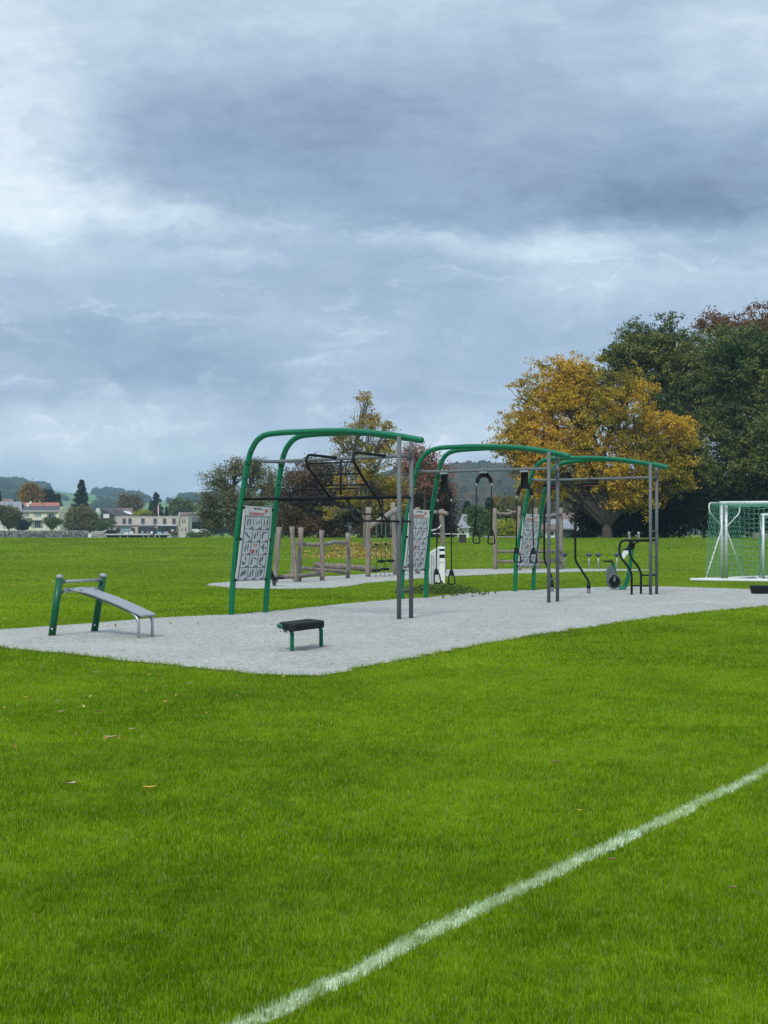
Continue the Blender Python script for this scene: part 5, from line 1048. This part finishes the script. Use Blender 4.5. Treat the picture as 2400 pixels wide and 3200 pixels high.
def cream_house():
    Y = 470; root = thing('cream_house', 'cream two-storey house with dark roof above the stone wall', 'house', P(125, 1664, Y)); 
    a, b = P(69.4, 1664, Y), P(182, 1597, Y); rz = P(100, 1583, Y + 4).z
    obj('wall', MB().box((a.x, Y, a.z), (b.x, Y + 8, b.z)), M['cream'], root)
    obj('end_wall', MB().prism([(b.x + .01, Y - .3, a.z), (b.x + .01, Y + 8.3, a.z), (b.x + .01, Y + 8.3, b.z), (b.x + .01, Y + 4, rz + .1), (b.x + .01, Y - .3, b.z)], (.25, 0, 0)), M['cream'], root)
    c, d = P(184.5, 1664, Y + 3), P(200.6, 1579, Y + 3); obj('side_wing', MB().add([(b.x + .26, Y + 1, a.z), (d.x, Y + 3, a.z), (d.x, Y + 9, a.z), (b.x + .26, Y + 8, a.z), (b.x + .26, Y + 1, b.z + .2), (d.x, Y + 3, d.z), (d.x, Y + 9, d.z), (b.x + .26, Y + 8, b.z)], [(0, 3, 2, 1), (4, 5, 6, 7), (0, 1, 5, 4), (1, 2, 6, 5), (2, 3, 7, 6), (3, 0, 4, 7)], True), M['cream'], root)
    obj('fascia', MB().box((a.x - .2, Y - .75, b.z - .12), (b.x + .2, Y - .62, b.z + .1)), M['frame_w'], root)
    rf = roof(root, 67, 1583, 182, 1597, Y - .6, Y + 4, 'roof_dark', 78, 192)
    ch = pbox(82, 1574.5, 90, 1585, Y + 3.2, .8); obj('chimney', ch, M['wall_white'], rf); obj('chimney_cap', pbox(83.5, 1572, 88.5, 1574.4, Y + 3.3, .5), M['wall_white'], rf); obj('aerial', MB().tube([P(124, 1583, Y + 4), P(124, 1563, Y + 4)], .05, 6), M['steel'], rf)
    window(root, 106.5, 1603.5, 129.6, 1616, Y, 'curtain', bars=3); window(root, 151.5, 1604.4, 168.5, 1617.5, Y, bars=2, shut=.25); w_ = window(root, 72, 1604, 91, 1616, Y, 'curtain', bars=2)
    window(root, 108, 1628.5, 128, 1650, Y, bars=3, shut=.3); window(root, 91, 1629, 98, 1646, Y, shut=.3); window(root, 183.5, 1606, 187, 1618, Y + .6, 'glass')
    bl = obj('balcony', pbox(66, 1617.5, 95, 1619.5, Y - 1.6, 1.55), M['concrete'], root); rl = MB(); 
    for i in range(15): x = lerp(66, 94.5, i / 14); rl.box(tuple(P(x, 1617.4, Y - 1.55)), tuple(P(x + .35, 1611.5, Y - 1.5)))
    rl.box(tuple(P(66, 1612, Y - 1.57)), tuple(P(95, 1611.3, Y - 1.48))); obj('railing', rl, M['shutter'], bl)
    rl = pbox(137, 1615, 152, 1616.2, Y - .5, .4); obj('flower_box', rl, M['shutter'], root); obj('garden_step', pbox(138, 1645, 157, 1655, Y - 3, 2), M['wall_white'], root); obj('garden_step', pbox(176, 1646, 190, 1655, Y - 3, 2), M['wall_white'], root)
    obj('lintel', pbox(96, 1624.5, 130, 1627.5, Y - .5, .48), M['shutter'], root)
cream_house()
def simple_house(name, label, x0, y0, x1, y1, Y, dep, wall, rf, ridge, over=2, wins=(), chim=(), xr=None):
    root = thing(name, label, 'house', P((x0 + x1) / 2, y1, Y)); obj('wall', pbox(x0, y0, x1, y1, Y, dep), M[wall], root)
    xr = xr or (x0 - over, x1 + over); r = roof(root, x0 - over, ridge, x1 + over, y0 + .6, Y - .6, Y + dep / 2, rf, *xr, back=Y + dep + .6)
    for w in wins: window(root, *w, Y)
    for c in chim: obj('chimney', pbox(*c, Y + dep / 2 - 1.2, .9), M['wall_white'], r)
    return root
simple_house('grey_roofed_house', 'long grey-roofed house at the left edge behind the tree', -120, 1600, 66, 1664, 482, 9, 'wall_white', 'roof_grey', 1570, wins=((-60, 1612, -40, 1626), (2, 1614, 12, 1630), (20, 1636, 32, 1650)), chim=((47, 1574, 50.5, 1588),))
simple_house('red_roofed_house', 'red tiled roof with a small gable behind the cream house', 64, 1590, 184, 1640, 505, 10, 'wall_white', 'roof_red', 1572.5, chim=((92, 1567, 98, 1577),))
tag(obj('dormer', MB().prism([P(120, 1583, 506.5), P(139, 1583, 506.5), P(129, 1573, 506.5)], (0, 4, 0)), M['roof_brown'], bpy.data.objects['red_roofed_house']), None)
obj('dormer_face', MB().prism([P(122, 1583.5, 506.3), P(137, 1583.5, 506.3), P(129.4, 1575.5, 506.3)], (0, .15, 0)), M['concrete'], bpy.data.objects['red_roofed_house'])
simple_house('brown_roofed_house', 'low reddish roof at the far left behind the grey roof', -100, 1571, 40, 1620, 540, 10, 'wall_white', 'roof_brown', 1561)
def boulder_wall(name, label, x0, x1, yt, yb, Y, rows, mat, seed, sz):
    rs = random.Random(seed); a, b = P(x0, yb, Y), P(x1, yt, Y); a.z = float(terr(0, Y)) - .2; mb = MB(); hh = (b.z - a.z) / rows; x = a.x
    mb.box((a.x, Y + .5, a.z), (b.x, Y + 1.2, b.z - .1))
    for r in range(rows):
        x = a.x + rs.uniform(-.3, .3)
        while x < b.x:
            w = rs.uniform(.35, 1.1) * sz; mb.blob((x + w / 2, Y + .35 + rs.uniform(-.1, .1) + .12 * r, a.z + (r + .5) * hh + rs.uniform(-.06, .06)), (w * .56, .5, hh * rs.uniform(.5, .66)), rs.random() * 99, .12, 1); x += w
    mb.flat = set(range(len(mb.f))); return tag(obj(name, mb, M[mat]), label, 'wall')
boulder_wall('stone_wall', 'dark dry stone wall below the cream house garden', -90, 273, 1657.5, 1679, 448, 4, 'stone', 3, 1.0)
boulder_wall('rock_bank', 'paler rock bank between the stone wall and the white terrace', 284, 334, 1660, 1679, 449, 4, 'stone_pale', 4, .9)
tag(obj('white_block', pbox(275, 1667.5, 284.5, 1680, 447.5, .9), M['wall_white'], bevel=.03), 'small white block at the end of the stone wall', 'block')
tag(obj('sandy_strip', pbox(284, 1677.6, 322, 1679.5, 446, 1), M['stone_pale'], bevel=.03), 'pale sandy strip at the foot of the rock bank', 'kerb')
def modern():
    Y = 455; root = thing('modern_house', 'beige flat-roofed modern house with dark windows and a white terrace', 'house', P(470, 1672, Y))
    z0 = P(470, 1672, Y).z
    up = pbox(358, 1614, 555.4, 1640, Y + 1.5, 8); obj('upper_wall', up, M['beige'], root); lo = pbox(351.6, 1640.6, 555.4, 1672, Y, 9.5); obj('lower_wall', lo, M['beige'], root)
    obj('side_wing', pbox(555.6, 1614.8, 587, 1672, Y - .5, 10), M['beige'], root); obj('roof_edge', pbox(357.4, 1612.8, 555.5, 1614.3, Y + 1.35, 8.2), M['concrete'], root); obj('roof_edge', pbox(555.4, 1613.6, 587.4, 1615.2, Y - .65, 10.2), M['concrete'], root)
    obj('balcony_slab', pbox(351, 1638.8, 556, 1640.8, Y - .5, 2.2), M['concrete'], root)
    for x0, x1 in ((382.4, 393.7), (400.7, 412), (441, 452.5), (479, 490.5), (509, 520), (538, 549.7)): window(root, x0, 1620, x1, 1638.6, Y + 1.45, 'glass', 'shutter', 2)
    for x0, y0, x1, y1 in ((569, 1621, 572.3, 1634), (576, 1621, 579, 1634), (568, 1650, 570.8, 1659), (578.4, 1647.5, 581.6, 1660)): window(root, x0, y0, x1, y1, Y - .55, 'glass', 'shutter', 1)
    window(root, 363.5, 1647, 409, 1668, Y - .05, 'curtain', 'shutter', 2); window(root, 430.8, 1646.5, 480.5, 1668, Y - .05, 'glass', 'shutter', 3); window(root, 491.6, 1645, 549, 1668, Y - .05, 'glass', 'shutter', 3)
    obj('awning', pbox(489, 1640.9, 552, 1643, Y - 2.2, 2), M['concrete'], root); obj('awning', pbox(362, 1641, 410, 1643.2, Y - .8, .7), M['shutter'], root); obj('awning', pbox(430, 1641, 481, 1643.5, Y - .8, .7), M['shutter'], root)
    rl = MB()
    for i in range(60): x = lerp(352, 554, i / 59); rl.box(tuple(P(x, 1638.7, Y - .4)), tuple(P(x + .3, 1632, Y - .36)))
    rl.box(tuple(P(352, 1632.3, Y - .42)), tuple(P(554, 1631.6, Y - .34))); obj('railing', rl, M['shutter'], root)
    obj('flue', MB().tube([P(560, 1641, Y - .9), P(560, 1599.4, Y - .9)], .15, 10), M['steel'], root)
    for x0, x1 in ((410.5, 420.5), (478, 489)): obj('sliding_panel', pbox(x0, 1650, x1, 1668, Y - .3, .12), M['dark'], root)
    t = thing('terrace', 'white raised terrace in front of the modern house', 'terrace', P(430, 1680, 447)); obj('deck', pbox(329, 1668, 470, 1672, 447, 6), M['concrete'], t); obj('deck', pbox(484, 1668, 533, 1671.5, 447, 6), M['concrete'], t); obj('terrace_wall', pbox(330, 1672.1, 532, 1679.5, 449, 3.8), M['dark'], t)
    for x in (330, 374, 397, 447, 462, 484, 497, 530): obj('terrace_pillar', pbox(x, 1672.1, x + 2.5, 1679.5, 447.4, 1.5), M['concrete'], t)
    obj('ramp', MB().prism([P(533, 1671, 446.5), P(580, 1667, 446.5), P(583, 1679, 446.5), P(519, 1680, 446.5)], (0, 3, 0)), M['concrete'], t)
    for x0, y0, x1, y1, m_, n, lb in ((387, 1664.5, 400, 1668, 'fabric', 'covered_lounger', 'white covered lounger on the terrace before the pale curtain'), (403, 1661, 417, 1668, 'concrete', 'covered_table', 'grey-white covered table right of the covered lounger'), (440, 1660, 448.5, 1668, 'shutter', 'garden_chair', 'dark grey garden chair on the terrace'),
                                     (455, 1661, 466, 1668, 'roof_brown', 'garden_chair', 'brown garden chair right of the grey one'), (492, 1662, 505, 1668.4, 'teal', 'covered_sofa', 'turquoise covered garden sofa'), (509, 1661.5, 526, 1668, 'shutter', 'garden_sofa', 'grey garden sofa right of the turquoise one'), (534, 1654.5, 543, 1661, 'stone_pale', 'storage_box', 'tan storage box by the open terrace door'), (470, 1660, 477, 1668, 'fabric', 'side_table', 'small white table by the dark green panel')):
        a, b = P(x0, y1, 450), P(x1, y0, 450); tp = (b.x - a.x) * .12
        o = obj(n, MB().hexa([(a.x, 450, a.z), (b.x, 450, a.z), (b.x, 451.4, a.z), (a.x, 451.4, a.z), (a.x + tp, 450.2, b.z), (b.x - tp, 450.2, b.z), (b.x - tp, 451.2, b.z), (a.x + tp, 451.2, b.z)]), M[m_], bevel=.12); tag(o, lb, 'garden furniture')
    tag(obj('parasol', MB().tube([P(341, 1668, 449), P(341, 1647, 449)], [.16, .05], 8), M['fabric']), 'closed white parasol at the left end of the terrace', 'parasol')
modern()
tree('leafless reddish shrub in a pot before the pale curtain', 'plant', 'potted_shrub', 450, 368, [(368, 1658, 6, 7)], 70, 12, .4, .16, LM['brown'], trunk=.05, fork=.4, zb=.9)
tree('tan ornamental grass by the terrace steps', 'plant', 'ornamental_grass', 446, 544, [(544, 1668, 9, 8)], 90, 12, .4, .2, LM['tan'], trunk=.05, fork=.3, zb=.9)
tree('dark shrubs at the left corner of the modern house', 'plant', 'laurel_bush', 449, 345, [(342, 1664, 14, 6), (356, 1665, 8, 5)], 110, 12, .5, .2, LM['ever'], trunk=.05, fork=.3, zb=.9, limbs=False)
def dark_house():
    Y = 490; root = thing('dark_gabled_house', 'dark-clad gabled house with a white square window', 'house', P(340, 1660, Y))
    obj('wall', pbox(316, 1629, 346, 1664, Y + .5, 9), M['concrete'], root)
    obj('gable', MB().prism([P(309, 1630, Y), P(319, 1593, Y), P(357, 1609, Y), P(346, 1613, Y), P(338, 1630, Y)], (0, 10, 0)), M['dark'], root)
    obj('side_roof', MB().prism([P(319.5, 1592, Y + .5), P(362, 1592, Y + 2), P(412, 1613, Y + 3), P(358, 1611, Y + 1)], (0, 8, .5)), M['roof_dark'], root)
    obj('side_wall', pbox(346, 1612, 392, 1660, Y + 2, 8), M['stone_pale'], root)
    window(root, 323, 1606, 341.4, 1619, Y - .02, 'fabric', 'frame_w'); window(root, 321, 1631, 333, 1642, Y + .48, 'curtain', 'frame_w', 2)
    obj('chimney', pbox(358, 1599, 371, 1606, Y + 2, 1.5), M['dark'], root); obj('chimney', pbox(350, 1588, 353, 1594, Y + 6, 1), M['dark'], root); obj('skylight', MB().prism([P(386, 1598, Y + 3), P(405, 1600, Y + 3), P(414, 1607, Y + 2.4), P(400, 1605, Y + 2.4)], (0, .1, .15)), M['whitegrey'], root)
dark_house()
simple_house('brown_roofed_house', 'brown roof rising behind the dark gabled house', 352, 1604, 412, 1650, 515, 10, 'wall_white', 'roof_brown', 1590, chim=((300, 1588, 311, 1602),))
simple_house('grey_brown_house', 'dark-roofed house right of the modern house', 588, 1632, 660, 1672, 500, 12, 'dark', 'roof_dark', 1606, wins=(), chim=((606, 1600, 610, 1608),))
simple_house('low_brown_house', 'low brown roof behind the modern house flue', 562, 1610, 600, 1640, 540, 10, 'wall_white', 'roof_brown', 1603)
simple_house('small_white_house', 'small white gable left of the dome bush', 205, 1597, 222, 1650, 520, 9, 'wall_white', 'roof_brown', 1588)
for px, y0, y1, Y, lb, bw in ((225.7, 1557, 1657, 456, 'tall pole with a thin red pennant beside the dome bush', 2.2), (495.5, 1573, 1614, 462, 'flagpole with a long pink-red banner above the flat roof', 4)):
    t = thing('flagpole', lb, 'flagpole', P(px, y1, Y), 'flagpoles by the houses'); obj('pole', MB().tube([P(px, y1 + (12 if px > 400 else 0), Y), P(px, y0, Y)], [.11, .06], 8), M['bark_pale' if px < 400 else 'frame_w'], t)
    top = y0 + (6 if px < 400 else 9); obj('banner', MB().prism([P(px - bw, top, Y), P(px - .3, top, Y), P(px - .3, top + (12 if px < 400 else 26), Y), P(px - bw * .8, top + (12 if px < 400 else 25), Y)][::-1], (0, .04, 0)), M['pink'], t)
def car(px, py, L, Y, mat, label, cover=False):
    c = P(px, py, Y); s = L / 2; root = thing('parked_car', label, 'car', c, 'cars by the old fruit tree'); pr = [(-1, .25), (-1, .62), (-.75, .72), (-.45, 1.15), (.3, 1.2), (.62, .78), (.95, .68), (1, .3)]
    obj('body', MB().prism([(c.x + x * s, Y - .8, c.z + z * 1.2) for x, z in pr][::-1], (0, 1.6, 0)), M[mat], root, bevel=.08)
    if not cover: obj('side_window', MB().prism([(c.x + x * s, Y - .82, c.z + z * 1.2) for x, z in ((-.62, .75), (-.4, 1.08), (.26, 1.12), (.5, .78))][::-1], (0, .03, 0)), M['glass'], root)
    for x in (-.6, .62): obj('wheel', MB().lathe([(.1, -.1), (.33, -.1), (.33, .1), (.1, .1)], (c.x + x * s, Y - .75, c.z + .33), (0, 1, 0), 14), M['rubber'], root)
car(611, 1668, 4.0, 458, 'fabric', 'pale grey car under a cover by the dark hedge', True); car(636, 1668, 3.8, 462, 'white', 'white car half behind the old fruit tree')
# houses between the rigs
def grey_house():
    Y = 262; root = thing('grey_roofed_house', 'steep grey roof with a white gable wall between the first rigs', 'house', P(1450, 1688, Y))
    obj('wall', pbox(1436, 1650, 1466, 1682, Y, 8), M['wall_white'], root); obj('roof', MB().prism([P(1428, 1650, Y - .8), P(1463, 1650, Y - .8), P(1470, 1612, Y + 4), P(1446, 1612, Y + 4)], (0, .3, .3)), M['roof_grey'], root)
    obj('gable', MB().prism([P(1463.5, 1650, Y - .8), P(1474, 1650, Y + 1), P(1471, 1614, Y + 4)], (0, .5, 0)), M['wall_white'], root); window(root, 1443, 1660, 1452, 1674, Y)
grey_house()
r_ = simple_house('white_gabled_house', 'white house with red-brown roof left of the curved pole', 1738, 1640, 1800, 1680, 300, 12, 'wall_white', 'roof_brown', 1607, xr=(1750, 1792))
obj('gable', MB().prism([P(1776, 1658, 297), P(1832, 1658, 297), P(1830, 1640, 297), P(1797, 1612, 297)][::-1], (0, 8, 0)), M['wall_white'], r_); window(r_, 1789, 1631, 1794, 1641, 296.9)
obj('gable_roof', MB().prism([P(1797, 1608, 296.2), P(1797, 1612, 296.2), P(1774, 1636, 296.2), P(1772, 1633, 296.2)], (0, 9, 0)).prism([P(1797, 1608, 296.2), P(1826, 1627, 296.2), P(1824, 1631, 296.2), P(1797, 1612, 296.2)], (0, 9, 0)), M['roof_brown'], r_)
obj('porch_roof', pbox(1810, 1635, 1836, 1643, 295, 4), M['roof_brown'], r_)
simple_house('low_grey_house', 'low house with a grey metal roof behind the farthest rig posts', 1690, 1654, 1800, 1684, 285, 8, 'dark', 'roof_grey', 1626, xr=(1725, 1770))
t_ = simple_house('garden_hut', 'small white hut left of the farthest rig pole', 1686, 1657, 1734, 1684, 275, 4, 'wall_white', 'roof_brown', 1642, wins=((1691, 1662, 1696, 1673), (1714, 1660, 1732, 1674)))
# thin air haze
def haze():
    m = bpy.data.materials.new('haze'); m.use_nodes = True; t = NT(m.node_tree); t.n.clear(); v = t.new('ShaderNodeVolumePrincipled'); v.inputs['Color'].default_value = (.52, .70, 1, 1); v.inputs['Density'].default_value = HAZE; v.inputs['Anisotropy'].default_value = .2
    t.l.new(v.outputs[0], t.new('ShaderNodeOutputMaterial').inputs['Volume'])
    o = obj('haze', MB().box((-2600, -60, -12), (2600, 4300, 175)), m, origin=(0, 0, 0)); tag(o, 'thin bluish haze filling the valley air', 'haze', kind='stuff')
HAZE = .00018
haze()
